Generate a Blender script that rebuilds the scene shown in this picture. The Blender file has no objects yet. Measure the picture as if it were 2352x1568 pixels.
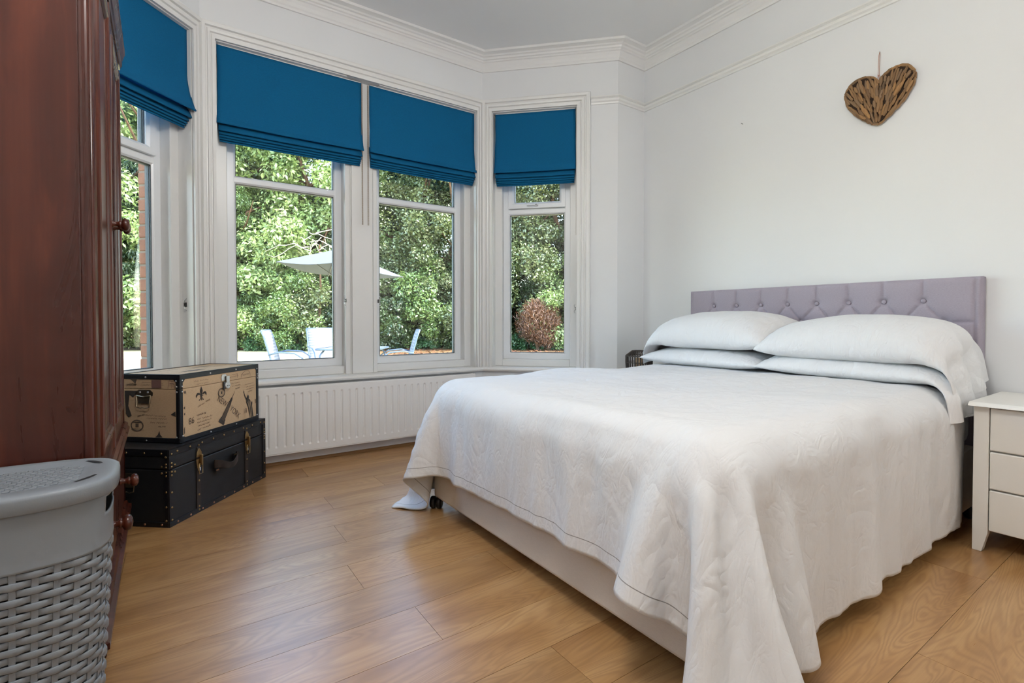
import bpy, bmesh, math, random
import numpy as np
from mathutils import Vector, Matrix, noise as mnoise

PI = math.pi
SC = bpy.context.scene
COL = SC.collection
random.seed(7)
S2 = math.sqrt(.5)

# ------------------------------------------------------------------ camera
F_PX = 1142.9; YAW = math.radians(34.483); PITCH = math.radians(1.0); CAM_H = 0.9
right = Vector((math.cos(YAW), -math.sin(YAW), 0))
fwd_h = Vector((math.sin(YAW), math.cos(YAW), 0))
fwd = fwd_h * math.cos(PITCH) - Vector((0, 0, 1)) * math.sin(PITCH)
up = fwd_h * math.sin(PITCH) + Vector((0, 0, 1)) * math.cos(PITCH)
cd = bpy.data.cameras.new('camera'); cam = bpy.data.objects.new('camera', cd); COL.objects.link(cam)
cam.matrix_world = Matrix((( right.x, up.x, -fwd.x, 0), (right.y, up.y, -fwd.y, 0), (right.z, up.z, -fwd.z, CAM_H), (0, 0, 0, 1)))
cd.sensor_width = 36; cd.lens = F_PX * 36 / 2352; cd.shift_y = -(784 - 753.95) / 2352
cd.clip_start = 0.02; cd.clip_end = 300
SC.camera = cam

# ------------------------------------------------------------------ sky, sun, exposure
W = bpy.data.worlds.new('sky'); SC.world = W; W.use_nodes = True
wn = W.node_tree.nodes; wl = W.node_tree.links
bg = wn['Background']
sky = wn.new('ShaderNodeTexSky'); sky.sky_type = 'NISHITA'; sky.sun_disc = False
sky.sun_elevation = math.radians(52); sky.sun_rotation = math.radians(150); sky.altitude = 50; sky.air_density = 1.2; sky.dust_density = 1.5
wl.new(sky.outputs[0], bg.inputs[0]); bg.inputs[1].default_value = 2.0
sd = bpy.data.lights.new('sun', 'SUN'); sun = bpy.data.objects.new('sun', sd); COL.objects.link(sun)
sd.energy = 13; sd.angle = math.radians(0.6); sd.color = (1, .95, .86)
# the sun stands high behind the house, over its right-hand corner
sun_dir = Vector((-.42, .62, -1.0)).normalized()
sun.rotation_euler = sun_dir.to_track_quat('-Z', 'Y').to_euler()
SC.view_settings.view_transform = 'Standard'; SC.view_settings.look = 'None'
SC.view_settings.exposure = 0.33; SC.view_settings.gamma = 1.0; SC.view_settings.use_curve_mapping = False
try:
    SC.cycles.max_bounces = 6; SC.cycles.diffuse_bounces = 4; SC.cycles.glossy_bounces = 3
    SC.cycles.use_adaptive_sampling = True; SC.cycles.adaptive_threshold = .07; SC.cycles.adaptive_min_samples = 16
    SC.cycles.transparent_max_bounces = 8; SC.cycles.caustics_reflective = False; SC.cycles.caustics_refractive = False
    SC.cycles.sample_clamp_indirect = 6.0
except Exception:
    pass

# ------------------------------------------------------------------ materials
def srgb(r, g, b):
    f = lambda c: (c / 255 / 12.92) if c / 255 <= .04045 else ((c / 255 + .055) / 1.055) ** 2.4
    return (f(r), f(g), f(b), 1)

class Mat:
    def __init__(self, name, col=(.8, .8, .8, 1), rough=.5, metal=0, spec=.5, coat=0, sheen=0):
        self.m = bpy.data.materials.new(name); self.m.use_nodes = True
        self.n = self.m.node_tree.nodes; self.l = self.m.node_tree.links
        self.b = self.n['Principled BSDF']; self.out = self.n['Material Output']
        b = self.b.inputs
        b['Base Color'].default_value = col; b['Roughness'].default_value = rough; b['Metallic'].default_value = metal
        b['Specular IOR Level'].default_value = spec; b['Coat Weight'].default_value = coat; b['Sheen Weight'].default_value = sheen
        self.m.diffuse_color = col
    def node(self, t, **k):
        nd = self.n.new(t)
        for a, v in k.items():
            if a in nd.inputs: nd.inputs[a].default_value = v
            else: setattr(nd, a, v)
        return nd
    def link(self, a, b): self.l.new(a, b)
    def coords(self, kind='Object', scale=(1, 1, 1), rand=False):
        tc = self.node('ShaderNodeTexCoord'); mp = self.node('ShaderNodeMapping'); mp.inputs['Scale'].default_value = scale
        src = tc.outputs[kind]
        if rand:
            oi = self.node('ShaderNodeObjectInfo'); mul = self.node('ShaderNodeVectorMath', operation='MULTIPLY')
            cb = self.node('ShaderNodeCombineXYZ')
            for i in range(3): self.link(oi.outputs['Random'], cb.inputs[i])
            mul.inputs[1].default_value = (37, 61, 83); self.link(cb.outputs[0], mul.inputs[0])
            ad = self.node('ShaderNodeVectorMath', operation='ADD'); self.link(src, ad.inputs[0]); self.link(mul.outputs[0], ad.inputs[1]); src = ad.outputs[0]
        self.link(src, mp.inputs[0]); return mp.outputs[0]
    def noise(self, vec, scale=5, detail=4, rough=.5, dist=0):
        nd = self.node('ShaderNodeTexNoise'); nd.inputs['Scale'].default_value = scale; nd.inputs['Detail'].default_value = detail
        nd.inputs['Roughness'].default_value = rough; nd.inputs['Distortion'].default_value = dist
        if vec is not None: self.link(vec, nd.inputs['Vector'])
        return nd.outputs['Fac']
    def ramp(self, fac, stops):
        r = self.node('ShaderNodeValToRGB'); e = r.color_ramp.elements
        while len(e) < len(stops): e.new(.5)
        for x, (p, c) in zip(e, stops): x.position = p; x.color = c
        self.link(fac, r.inputs[0]); return r.outputs[0]
    def mix(self, fac, a, b, mode='MIX'):
        nd = self.node('ShaderNodeMix', data_type='RGBA', blend_type=mode)
        for v, i in ((fac, 0), (a, 6), (b, 7)):
            if hasattr(v, 'is_linked'): self.link(v, nd.inputs[i])
            else: nd.inputs[i].default_value = v
        return nd.outputs[2]
    def math(self, op, a, b=0.):
        nd = self.node('ShaderNodeMath', operation=op)
        for i, v in enumerate((a, b)):
            if hasattr(v, 'is_linked'): self.link(v, nd.inputs[i])
            else: nd.inputs[i].default_value = v
        return nd.outputs[0]
    def bump(self, h, strength=.2, dist=.01):
        nd = self.node('ShaderNodeBump'); nd.inputs['Strength'].default_value = strength; nd.inputs['Distance'].default_value = dist
        self.link(h, nd.inputs['Height']); self.link(nd.outputs[0], self.b.inputs['Normal']); return nd
    def color(self, c): self.link(c, self.b.inputs['Base Color'])

M = {}
def plain(key, col, rough=.5, **k):
    M[key] = Mat(key, col, rough, **k).m; return M[key]

def paint(key, col, rough=.55, bump=.06, scale=220, spec=.4):
    m = Mat(key, col, rough, spec=spec); v = m.coords('Object')
    n2 = m.noise(v, 2.2, 3); m.color(m.mix(n2, tuple(c * .965 for c in col[:3]) + (1,), col))
    m.bump(m.noise(v, scale, 2), bump, .002); M[key] = m.m

paint('wall_paint', (.80, .81, .82, 1), .6)
paint('ceiling_paint', (.87, .88, .89, 1), .7)
paint('gloss_white', (.83, .825, .81, 1), .32, .03, 60, .5)
paint('plaster_white', (.83, .825, .815, 1), .5, .03, 60, .4)
plain('upvc', (.88, .90, .92, 1), .28)
plain('frame_edge', srgb(44, 54, 56), .6)
plain('gasket', (.012, .012, .014, 1), .6)
plain('metal', (.62, .62, .62, 1), .3, metal=1.0)
plain('brass', (.36, .25, .12, 1), .38, metal=1.0)
plain('copper', (.5, .27, .17, 1), .4, metal=1.0)
plain('dark_metal', (.06, .06, .06, 1), .4, metal=.6)
plain('radiator_white', (.90, .89, .88, 1), .3)
plain('black_plastic', (.01, .01, .011, 1), .4)

# glass: a clear pane with a faint mirror sheen
g = Mat('glass')
gt = g.node('ShaderNodeBsdfTransparent'); gt.inputs[0].default_value = (.985, 1, .99, 1)
gg = g.node('ShaderNodeBsdfGlossy'); gg.inputs['Roughness'].default_value = .01
gf = g.node('ShaderNodeFresnel'); gf.inputs[0].default_value = 1.35
gm = g.node('ShaderNodeMixShader'); g.link(gf.outputs[0], gm.inputs[0]); g.link(gt.outputs[0], gm.inputs[1]); g.link(gg.outputs[0], gm.inputs[2])
g.link(gm.outputs[0], g.out.inputs[0]); M['glass'] = g.m

def wood_floor():
    m = Mat('oak_laminate', rough=.36, spec=.85)
    v = m.coords('Object', (1, 1, 1), rand=True)
    def stretch(x, y, src=v):
        mp = m.node('ShaderNodeMapping'); mp.inputs['Scale'].default_value = (x, y, 1); m.link(src, mp.inputs[0]); return mp.outputs[0]
    warp = m.noise(stretch(1.3, 9), 1.0, 4, .55, .8)
    cath = m.noise(stretch(.8, 5.5), 1.0, 2, .5, 1.5)             # cathedral figure: contour lines of a stretched noise
    rings = m.math('ABSOLUTE', m.math('SINE', m.math('MULTIPLY', cath, 64.)))
    fn = m.noise(stretch(7, 210), 1, 3, .65)
    c1 = m.ramp(warp, [(.28, srgb(156, 112, 68)), (.5, srgb(186, 143, 93)), (.74, srgb(206, 166, 116))])
    c2 = m.mix(m.math('MULTIPLY', m.math('POWER', rings, 3.), .34), c1, srgb(128, 88, 50))
    c3 = m.mix(m.math('MULTIPLY', fn, .5), c2, srgb(142, 102, 60))
    kn = m.node('ShaderNodeTexVoronoi'); kn.inputs['Scale'].default_value = 1
    mk = stretch(1.5, 6); kw = m.node('ShaderNodeMix', data_type='VECTOR'); kw.inputs[0].default_value = .12
    nz = m.node('ShaderNodeTexNoise'); nz.inputs['Scale'].default_value = 3; m.link(mk, nz.inputs['Vector'])
    m.link(mk, kw.inputs[4]); m.link(nz.outputs['Color'], kw.inputs[5]); m.link(kw.outputs[1], kn.inputs['Vector'])
    kf = m.ramp(kn.outputs['Distance'], [(0, (.7, .7, .7, 1)), (.07, (.35, .35, .35, 1)), (.18, (0, 0, 0, 1))])
    c4 = m.mix(kf, c3, srgb(98, 66, 42))
    oi = m.node('ShaderNodeObjectInfo')
    tone = m.ramp(oi.outputs['Random'], [(0, (.90, .89, .88, 1)), (.5, (.98, .98, .98, 1)), (1, (1.06, 1.05, 1.04, 1))])
    m.color(m.mix(1.0, c4, tone, 'MULTIPLY'))
    m.link(m.math('ADD', m.math('MULTIPLY', fn, .1), .25), m.b.inputs['Roughness'])
    m.bump(fn, .03, .002); M['oak'] = m.m
wood_floor()

# ------------------------------------------------------------------ mesh helpers
class MB:
    def __init__(self): self.v = []; self.f = []; self.uv = None
    def add(self, vs, fs):
        o = len(self.v); self.v += [tuple(p) for p in vs]; self.f += [tuple(i + o for i in q) for q in fs]; return self
    def box(self, x0, x1, y0, y1, z0, z1, xf=None):
        vs = [(x, y, z) for z in (z0, z1) for y in (y0, y1) for x in (x0, x1)]
        if xf: vs = [xf(*p) for p in vs]
        return self.add(vs, [(0, 2, 3, 1), (4, 5, 7, 6), (0, 1, 5, 4), (2, 6, 7, 3), (0, 4, 6, 2), (1, 3, 7, 5)])
    def prism(self, poly, a, b, f):          # f(p, q, h) -> xyz
        n = len(poly)
        vs = [f(p[0], p[1], a) for p in poly] + [f(p[0], p[1], b) for p in poly]
        fs = [tuple(range(n))[::-1], tuple(range(n, 2 * n))] + [(i, (i + 1) % n, n + (i + 1) % n, n + i) for i in range(n)]
        return self.add(vs, fs)
    def strip(self, rows, closed_u=False, closed_v=False):
        nu, nv = len(rows), len(rows[0]); vs = [p for r in rows for p in r]; fs = []
        for i in range(nu - (0 if closed_u else 1)):
            for j in range(nv - (0 if closed_v else 1)):
                a = i * nv + j; b = i * nv + (j + 1) % nv; c = ((i + 1) % nu) * nv + (j + 1) % nv; d = ((i + 1) % nu) * nv + j
                fs.append((a, b, c, d))
        return self.add(vs, fs)
    def tube(self, path, r, n=8, cap=True, flat=1.0):
        path = [Vector(p) for p in path]; rows = []; rs = r if isinstance(r, (list, tuple)) else [r] * len(path)
        prev = None
        for i, p in enumerate(path):
            t = (path[min(i + 1, len(path) - 1)] - path[max(i - 1, 0)]).normalized()
            if prev is None:
                u = t.orthogonal().normalized()
            else:
                u = (prev - t * prev.dot(t)); u = u.normalized() if u.length > 1e-6 else t.orthogonal().normalized()
            prev = u; w = t.cross(u)
            rows.append([p + (u * math.cos(2 * PI * k / n) + w * math.sin(2 * PI * k / n) * flat) * rs[i] for k in range(n)])
        o = len(self.v); self.strip(rows, closed_v=True)
        if cap:
            self.f.append(tuple(o + k for k in range(n))[::-1]); e = o + (len(path) - 1) * n; self.f.append(tuple(e + k for k in range(n)))
        return self
    def lathe(self, prof, n=16, xf=None):     # prof: (radius, height)
        rows = [[(r * math.cos(2 * PI * k / n), r * math.sin(2 * PI * k / n), h) for k in range(n)] for r, h in prof]
        if xf: rows = [[xf(*p) for p in r] for r in rows]
        o = len(self.v); self.strip(rows, closed_v=True)
        self.f.append(tuple(o + k for k in range(n))[::-1]); e = o + (len(prof) - 1) * n; self.f.append(tuple(e + k for k in range(n)))
        return self
    def build(self, name, mat, parent=None, smooth=False, bevel=0, seg=2, subsurf=0, fix=True):
        me = bpy.data.meshes.new(name); me.from_pydata(self.v, [], self.f); me.validate()
        if fix:
            bm = bmesh.new(); bm.from_mesh(me); bmesh.ops.recalc_face_normals(bm, faces=bm.faces); bm.to_mesh(me); bm.free()
        return link(name, me, mat, parent, smooth, bevel, seg, subsurf)

def link(name, me, mat, parent=None, smooth=False, bevel=0, seg=2, subsurf=0):
    if mat is not None and not me.materials: me.materials.append(M[mat] if isinstance(mat, str) else mat)
    if smooth: me.shade_smooth() if smooth is True else (me.shade_smooth())
    o = bpy.data.objects.new(name, me); COL.objects.link(o)
    if parent is not None: o.parent = parent
    if bevel:
        b = o.modifiers.new('bevel', 'BEVEL'); b.width = bevel; b.segments = seg; b.limit_method = 'ANGLE'; b.angle_limit = math.radians(35); b.harden_normals = False
    if subsurf:
        b = o.modifiers.new('subdivision', 'SUBSURF'); b.levels = subsurf; b.render_levels = subsurf
    return o

def tag(o, label=None, cat=None, group=None, kind=None):
    if label: o['label'] = label
    if cat: o['category'] = cat
    if group: o['group'] = group
    if kind: o['kind'] = kind
    return o

def thing(name, label, cat, loc=(0, 0, 0), rz=0, group=None):
    o = bpy.data.objects.new(name, None); COL.objects.link(o); o.location = loc; o.rotation_euler = (0, 0, rz)
    o.empty_display_size = .1
    return tag(o, label, cat, group)

def copy_tree(o, parent=None):
    c = o.copy(); COL.objects.link(c)
    if parent is not None: c.parent = parent
    for ch in list(o.children): copy_tree(ch, c)
    return c

def struct(name, label=None):
    o = bpy.data.objects.new(name, None); COL.objects.link(o); tag(o, label, None, None, 'structure'); return o

# ------------------------------------------------------------------ room plan (metres; camera stands over the origin)
ROOM = [(3.06, -1.7), (3.06, 2.635), (2.768, 2.635), (2.033, 3.37), (.154, 3.37), (-.581, 2.635), (-.87, 2.635), (-.87, -1.7)]
CEIL = 2.95; THICK = .335; NR = len(ROOM)
def seg(i):
    a = Vector(ROOM[i]); b = Vector(ROOM[(i + 1) % NR]); d = (b - a).normalized(); return a, b, d, Vector((-d.y, d.x))
def mitre(i):                                # at corner i: vector per unit of inward offset
    d0 = seg(i - 1)[2]; d1 = seg(i)[2]; n0 = Vector((-d0.y, d0.x)); n1 = Vector((-d1.y, d1.x)); m = n0 + n1
    return m / (m.dot(n0))
def local(i, t_from_left=True):
    """frame of a wall seen from inside, t running left to right, d outwards, z up"""
    a, b, d, n = seg(i); L = (b - a).length
    def f(t, dep, z):
        p = b - d * t - n * dep; return (p.x, p.y, z)
    return f, L
WALLN = {0: 'wall_right', 1: 'wall_right_return', 2: 'wall_bay_right', 3: 'wall_bay_middle', 4: 'wall_bay_left', 5: 'wall_left_return', 6: 'wall_left', 7: 'wall_rear'}
OPEN = {2: (.078, .738), 3: (.075, 1.824), 4: (.302, .98)}
SILL, HEAD = .53, 2.52
ZB, ZT = -.35, 3.15
def wall(i):
    a, b, d, n = seg(i); L = (b - a).length; f, _ = local(i); mb = MB()
    ma, mbv = mitre(i), mitre((i + 1) % NR)
    def end(t, dep, z):                       # mitred ends: t = 0 is corner b, t = L corner a
        if t <= 0: p = b - mbv * dep; return (p.x, p.y, z)
        if t >= L: p = a - ma * dep; return (p.x, p.y, z)
        return f(t, dep, z)
    blocks = [(0, L, ZB, ZT)] if i not in OPEN else [(0, OPEN[i][0], ZB, ZT), (OPEN[i][1], L, ZB, ZT), (OPEN[i][0], OPEN[i][1], ZB, SILL - .033), (OPEN[i][0], OPEN[i][1], HEAD, ZT)]
    for t0, t1, z0, z1 in blocks: mb.box(t0, t1, 0, THICK, z0, z1, end)
    o = mb.build(WALLN[i], 'wall_paint'); tag(o, None, None, None, 'structure'); return o
WALLS = [wall(i) for i in range(NR)]
for o, l in zip(WALLS, ('plain white wall behind the headboard', 'narrow white return wall beside the bay', 'white canted bay wall beside the bed', 'white middle wall of the bay', 'white canted bay wall by the wardrobe', 'white return wall behind the wardrobe', 'white wall behind the wardrobe', 'white rear wall of the room')): o['label'] = l

def plan_poly(off):
    return [tuple(Vector(ROOM[i]) + mitre(i) * off) for i in range(NR)]
cm = MB(); cm.prism(plan_poly(-.2), CEIL, CEIL + .2, lambda x, y, z: (x, y, z)); ceil = cm.build('ceiling', 'ceiling_paint'); tag(ceil, 'smooth pale grey ceiling of the bay', None, None, 'structure')
rm = MB(); rm.prism(plan_poly(-.45), ZT, ZT + .15, lambda x, y, z: (x, y, z)); o = rm.build('sun_block_roof', 'gloss_white'); tag(o, 'unseen flat slab added over the room to block the sun', None, None, 'structure')  # unseen slab, put in so the house blocks the sun

# floor: sub-floor with separate laminate planks
fm = MB(); fm.prism(plan_poly(0), -.30, -.012, lambda x, y, z: (x, y, z)); floor = fm.build('floor', 'oak'); tag(floor, 'oak laminate floor of long planks', None, None, 'structure')
JO = {8: .581, 6: .527, 13: .646, 11: .955, 10: .634, 4: .624, 2: .856, 5: 1.005, 0: 2.313, -1: 1.655, 12: .345, 9: -.15, 7: 1.1, 3: .2, 1: .35, 14: .1}
def clip(poly, p, n):
    out = []
    for i in range(len(poly)):
        a, b = poly[i], poly[(i + 1) % len(poly)]
        da = (a[0] - p[0]) * n[0] + (a[1] - p[1]) * n[1]; db = (b[0] - p[0]) * n[0] + (b[1] - p[1]) * n[1]
        if da >= 0: out.append(a)
        if da * db < 0:
            t = da / (da - db); out.append((a[0] + (b[0] - a[0]) * t, a[1] + (b[1] - a[1]) * t))
    return out
GAP = .0006; PW = .194; PL = 1.285
for k in range(-12, 15):
    y0 = .4765 + PW * k; y1 = y0 + PW; ym = (y0 + y1) / 2
    if k == -12: y0 = -1.7
    x = JO.get(k, random.uniform(0, PL)) - 4 * PL
    while x < 3.06:
        poly = [(x + GAP, y0 + GAP), (x + PL - GAP, y0 + GAP), (x + PL - GAP, y1 - GAP), (x + GAP, y1 - GAP)]
        x += PL
        halves = [((-.87, 0), (1, 0)), ((3.06, 0), (-1, 0)), ((0, -1.7), (0, 1))]
        if ym > 2.635: halves += [((2.768, 2.635), (-S2, -S2)), ((-.581, 2.635), (S2, -S2)), ((0, 3.37), (0, -1))]
        for p, n in halves:
            if len(poly) >= 3: poly = clip(poly, p, n)
        if len(poly) < 3: continue
        cx = sum(p[0] for p in poly) / len(poly); cy = sum(p[1] for p in poly) / len(poly)
        if max(p[0] for p in poly) - min(p[0] for p in poly) < .01: continue
        mb = MB(); mb.prism([(p[0] - cx, p[1] - cy) for p in poly], -.012, 0, lambda X, Y, Z: (X, Y, Z))
        o = mb.build('plank', 'oak', floor, bevel=0); o.location = (cx, cy, 0)

# ------------------------------------------------------------------ mouldings swept round the room
def run(i0, i1, t_a=None, t_b=None):
    """plan path along corners i0..i1 with the mitre vectors"""
    pts = []
    for i in range(i0, i1 + 1):
        pts.append((Vector(ROOM[i % NR]), mitre(i % NR)))
    return pts
def sweep(path, prof, name, mat, label=None, kind='structure', smooth=False, parent=None):
    rows = []
    for p, m in path: rows.append([((p + m * o).x, (p + m * o).y, z) for o, z in prof])
    mb = MB(); mb.strip(rows, closed_v=True)
    n = len(prof); mb.f.append(tuple(range(n))); e = (len(rows) - 1) * n; mb.f.append(tuple(e + k for k in range(n))[::-1])
    o = mb.build(name, mat, parent)
    if parent is None: tag(o, label, None, None, kind)
    return o
def closed_path():
    return [(Vector(ROOM[i % NR]), mitre(i % NR)) for i in range(NR)] + [(Vector(ROOM[0]), mitre(0))]
def end_pt(i, t):                              # square end on wall i, t from its left
    a, b, d, n = seg(i); return (b - d * t, n)

CORN = [(-.01, 2.826), (.012, 2.826), (.016, 2.838), (.022, 2.846), (.026, 2.866), (.036, 2.884), (.045, 2.888), (.045, 2.898), (.055, 2.902), (.060, 2.914), (.072, 2.918), (.078, 2.926), (.096, 2.931), (.108, 2.933), (.108, 2.951), (-.01, 2.951)]
sweep(closed_path(), CORN, 'trim_1', 'plaster_white', 'stepped white plaster cornice round the ceiling')
RAILP = [(-.005, 2.512), (.010, 2.514), (.012, 2.524), (.022, 2.532), (.026, 2.544), (.018, 2.553), (.030, 2.560), (.030, 2.568), (-.005, 2.570)]
sweep([end_pt(7, 0.0)] and [(Vector(ROOM[0]), mitre(0)), (Vector(ROOM[1]), mitre(1)), (Vector(ROOM[2]), mitre(2)), end_pt(2, .842)], RAILP, 'trim_2', 'gloss_white', 'slim white picture rail above the headboard')
sweep([(Vector(ROOM[5]), mitre(5)), (Vector(ROOM[6]), mitre(6)), (Vector(ROOM[7]), mitre(7)), (Vector(ROOM[0]), mitre(0))], RAILP, 'trim_3', 'gloss_white', 'slim white picture rail behind the wardrobe')
BASE = [(-.005, 0), (.014, 0), (.014, .10), (.009, .115), (.004, .12), (-.005, .12)]
sweep(closed_path(), BASE, 'baseboard_room', 'gloss_white', 'white painted skirting board')
plain('bead_wood', srgb(120, 84, 48), .4)
BEAD = [(.014, .001), (.032, .001), (.032, .006), (.026, .013), (.018, .018), (.014, .018)]
sweep(closed_path(), BEAD, 'trim_4', 'bead_wood', 'brown wooden bead along the foot of the skirting')

# ------------------------------------------------------------------ windows of the bay
ARCH = [(0, .004), (0, .016), (.022, .018), (.026, .011), (.032, .011), (.036, .022), (.052, .024), (.058, .016), (.066, .016), (.070, .030), (.090, .032), (.098, .028), (.1, .004)]
def architrave(name, i, t0, t1, wl, wr, wt, label):
    f, L = local(i); rows = [[] for _ in range(4)]
    for w, p in ARCH:
        a = w / .1
        rows[0].append(f(t0 - a * wl, -p, SILL)); rows[1].append(f(t0 - a * wl, -p, HEAD + a * wt)); rows[2].append(f(t1 + a * wr, -p, HEAD + a * wt)); rows[3].append(f(t1 + a * wr, -p, SILL))
    mb = MB(); mb.strip(rows, closed_v=False)
    o = mb.build(name, 'gloss_white'); tag(o, label, None, None, 'structure'); return o
architrave('trim_5', 2, *OPEN[2], .074, .1, .09, 'moulded white architrave round the narrow window by the bed')
architrave('trim_6', 3, *OPEN[3], .072, .052, .09, 'moulded white architrave round the twin windows')
architrave('trim_7', 4, *OPEN[4], .1, .058, .09, 'moulded white architrave round the window by the wardrobe')

# sill board: continuous rounded nosing along the three bay walls
NOSE = [(-.09, .497), (.028, .497), (.040, .503), (.045, .513), (.040, .524), (.030, .53), (-.09, .53)]
def a_off(i, t): 
    a, b, d, n = seg(i); return (b - d * t, n)
sweep([a_off(2, .90), (Vector(ROOM[3]), mitre(3)), (Vector(ROOM[4]), mitre(4)), a_off(4, .14)], NOSE, 'trim_8', 'gloss_white', 'rounded white window board running round the bay')

def ring(mb, f, t0, t1, z0, z1, w, d0, d1, bead=0):
    """rectangular frame, optional sloping glazing bead on the room side"""
    o = [(t0, z0), (t1, z0), (t1, z1), (t0, z1)]; n = [(t0 + w, z0 + w), (t1 - w, z0 + w), (t1 - w, z1 - w), (t0 + w, z1 - w)]
    wb = w - bead; c = [(t0 + wb, z0 + wb), (t1 - wb, z0 + wb), (t1 - wb, z1 - wb), (t0 + wb, z1 - wb)]
    rows = []
    for k in range(4):
        rows.append([f(o[k][0], d1, o[k][1]), f(o[k][0], d0, o[k][1]), f(c[k][0], d0, c[k][1]), f(n[k][0], d0 + bead * .9, n[k][1]), f(n[k][0], d1, n[k][1])])
    mb.strip(rows, closed_u=True, closed_v=True)

def brick_mat():
    m = Mat('brick', rough=.85); v = m.coords('Object', rand=True); oi = m.node('ShaderNodeObjectInfo')
    c = m.ramp(oi.outputs['Random'], [(0, srgb(92, 50, 31)), (.5, srgb(106, 58, 34)), (1, srgb(82, 45, 31))])
    m.color(m.mix(m.noise(v, 60, 4), c, srgb(132, 82, 52))); m.bump(m.noise(v, 120, 3), .5, .003); M['brick'] = m.m
brick_mat(); plain('mortar', srgb(116, 102, 88), .9)

def window(num, i, t0, t1, vent, label, stops=(True, True)):
    """one window unit between t0 and t1 (wooden lining included)"""
    f, L = local(i); w = struct('window_%d' % num, label)
    ft0 = t0 + (.062 if stops[0] else .0); ft1 = t1 - (.058 if stops[1] else .0)
    lin = MB()
    if stops[0]: lin.box(t0, ft0, .088, .222, SILL, HEAD, f)
    if stops[1]: lin.box(ft1, t1, .088, .222, SILL, HEAD, f)
    lin.box(ft0, ft1, .088, .222, SILL, .583, f); lin.box(ft0, ft1, .088, .222, 2.47, HEAD, f)
    lin.build('lining', 'gloss_white', w, bevel=.004)
    jm = MB()                                  # painted reveal of the opening
    if stops[0]: jm.box(t0, t0 + .006, .0, .088, SILL, HEAD, f)
    if stops[1]: jm.box(t1 - .006, t1, .0, .088, SILL, HEAD, f)
    jm.box(t0, t1, .0, .088, HEAD - .006, HEAD, f); jm.box(t0, t1, .085, THICK + .02, SILL - .033, SILL - .002, f)
    jm.build('reveal', 'gloss_white', w)
    fr = MB(); Z0, Z1, TR0, TR1 = .583, 2.47, 1.735, 1.80; W_ = .052
    TL, TU = 1.744, 1.791
    ring(fr, f, ft0, ft1, Z0, Z1, W_, .152, .19, .010); fr.build('frame', 'upvc', w, bevel=.002, seg=1)
    tm_ = MB(); a0, b0 = ft0 + W_ - .012, ft1 - W_ + .012
    tm_.prism([(.19, TL), (.162, TL), (.153, TL + .010), (.153, TU - .010), (.162, TU), (.19, TU)], a0, b0, lambda d, z, t: f(t, d, z)); tm_.build('transom', 'upvc', w)
    def pane(a, b, c, d):
        p = MB(); p.box(a, b, .170, .174, c, d, f); p.build('pane', 'glass', w)
        g_ = MB(); ring(g_, f, a, b, c, d, .0050, .1615, .170); g_.build('gasket', 'gasket', w)
        h_ = MB(); ring(h_, f, a, b, c, d, .0055, .174, .198); h_.build('spacer', 'frame_edge', w)
    pane(ft0 + W_ - .003, ft1 - W_ + .003, Z0 + W_ - .003, TL + .003)
    if not vent:
        pane(ft0 + W_ - .003, ft1 - W_ + .003, TU - .003, Z1 - W_ + .003)
    else:
        s = MB(); a, b, c, d = ft0 + .04, ft1 - .04, TU + .002, Z1 - .04
        ring(s, f, a, b, c, d, .048, .138, .205, .014); sa = s.build('sash', 'upvc', w, bevel=.002, seg=1)
        pane(a + .046, b - .046, c + .046, d - .046)
        tm = (a + b) / 2; hm = MB(); hm.box(tm - .014, tm + .014, .128, .139, c + .012, c + .032, f); hm.box(tm - .075, tm + .012, .112, .128, c + .016, c + .028, f)
        hm.build('handle', 'upvc', sa, bevel=.003)
        bt = MB(); bt.box(tm - .006, tm + .004, .1115, .113, c + .019, c + .026, f); bt.build('lock_button', 'dark_metal', sa)
    return w
window(1, 4, *OPEN[4], True, 'white framed window with a top vent beside the wardrobe')
XP0, XP1 = .985 - .154, 1.205 - .154
window(2, 3, OPEN[3][0], XP0, False, 'two light white window beside the stacked trunks', (True, False))
window(3, 3, XP1, OPEN[3][1], False, 'two light white window behind the radiator and bed', (False, True))
window(4, 2, *OPEN[2], True, 'narrow white window with a top vent beside the bed')
# central post between the twin windows
f3, _ = local(3); pm = MB()
pm.box(XP0, XP1, .06, .23, SILL, HEAD, f3); pm.box(XP0 + .04, XP1 - .035, .048, .06, SILL, HEAD, f3); pm.box(XP0 + .030, XP0 + .036, .053, .06, SILL, HEAD, f3); pm.box(XP1 - .031, XP1 - .025, .053, .06, SILL, HEAD, f3)
o = pm.build('trim_9', 'gloss_white', bevel=.003); tag(o, 'broad white painted post between the twin windows', None, None, 'structure')

# bricks of the outer pier seen through the window by the wardrobe
def brick_reveal(i, t, side):
    f, L = local(i); o0 = WALLS[i]
    mo = MB(); mo.box(t - .006 * side, t + .05 * side, .2225, THICK + .014, SILL, HEAD, f); mo.build('mortar_bed', 'mortar', o0)
    z = SILL + .004; k = 0
    while z + .065 < HEAD:
        b = MB(); d0, d1 = .2235, THICK + .018
        ctr = Vector(f(t, (d0 + d1) / 2, z + .033))
        b.box(t - .012 * side, t + .045 * side, d0, d1 - (.0 if k % 2 else .003), z, z + .065, lambda *p: tuple(Vector(f(*p)) - ctr))
        o = b.build('brick', 'brick', o0, bevel=.004, seg=1); o.location = ctr
        z += .076; k += 1
brick_reveal(4, OPEN[4][1] + .0, 1)
brick_reveal(2, OPEN[2][0] - .0, -1)
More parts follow.
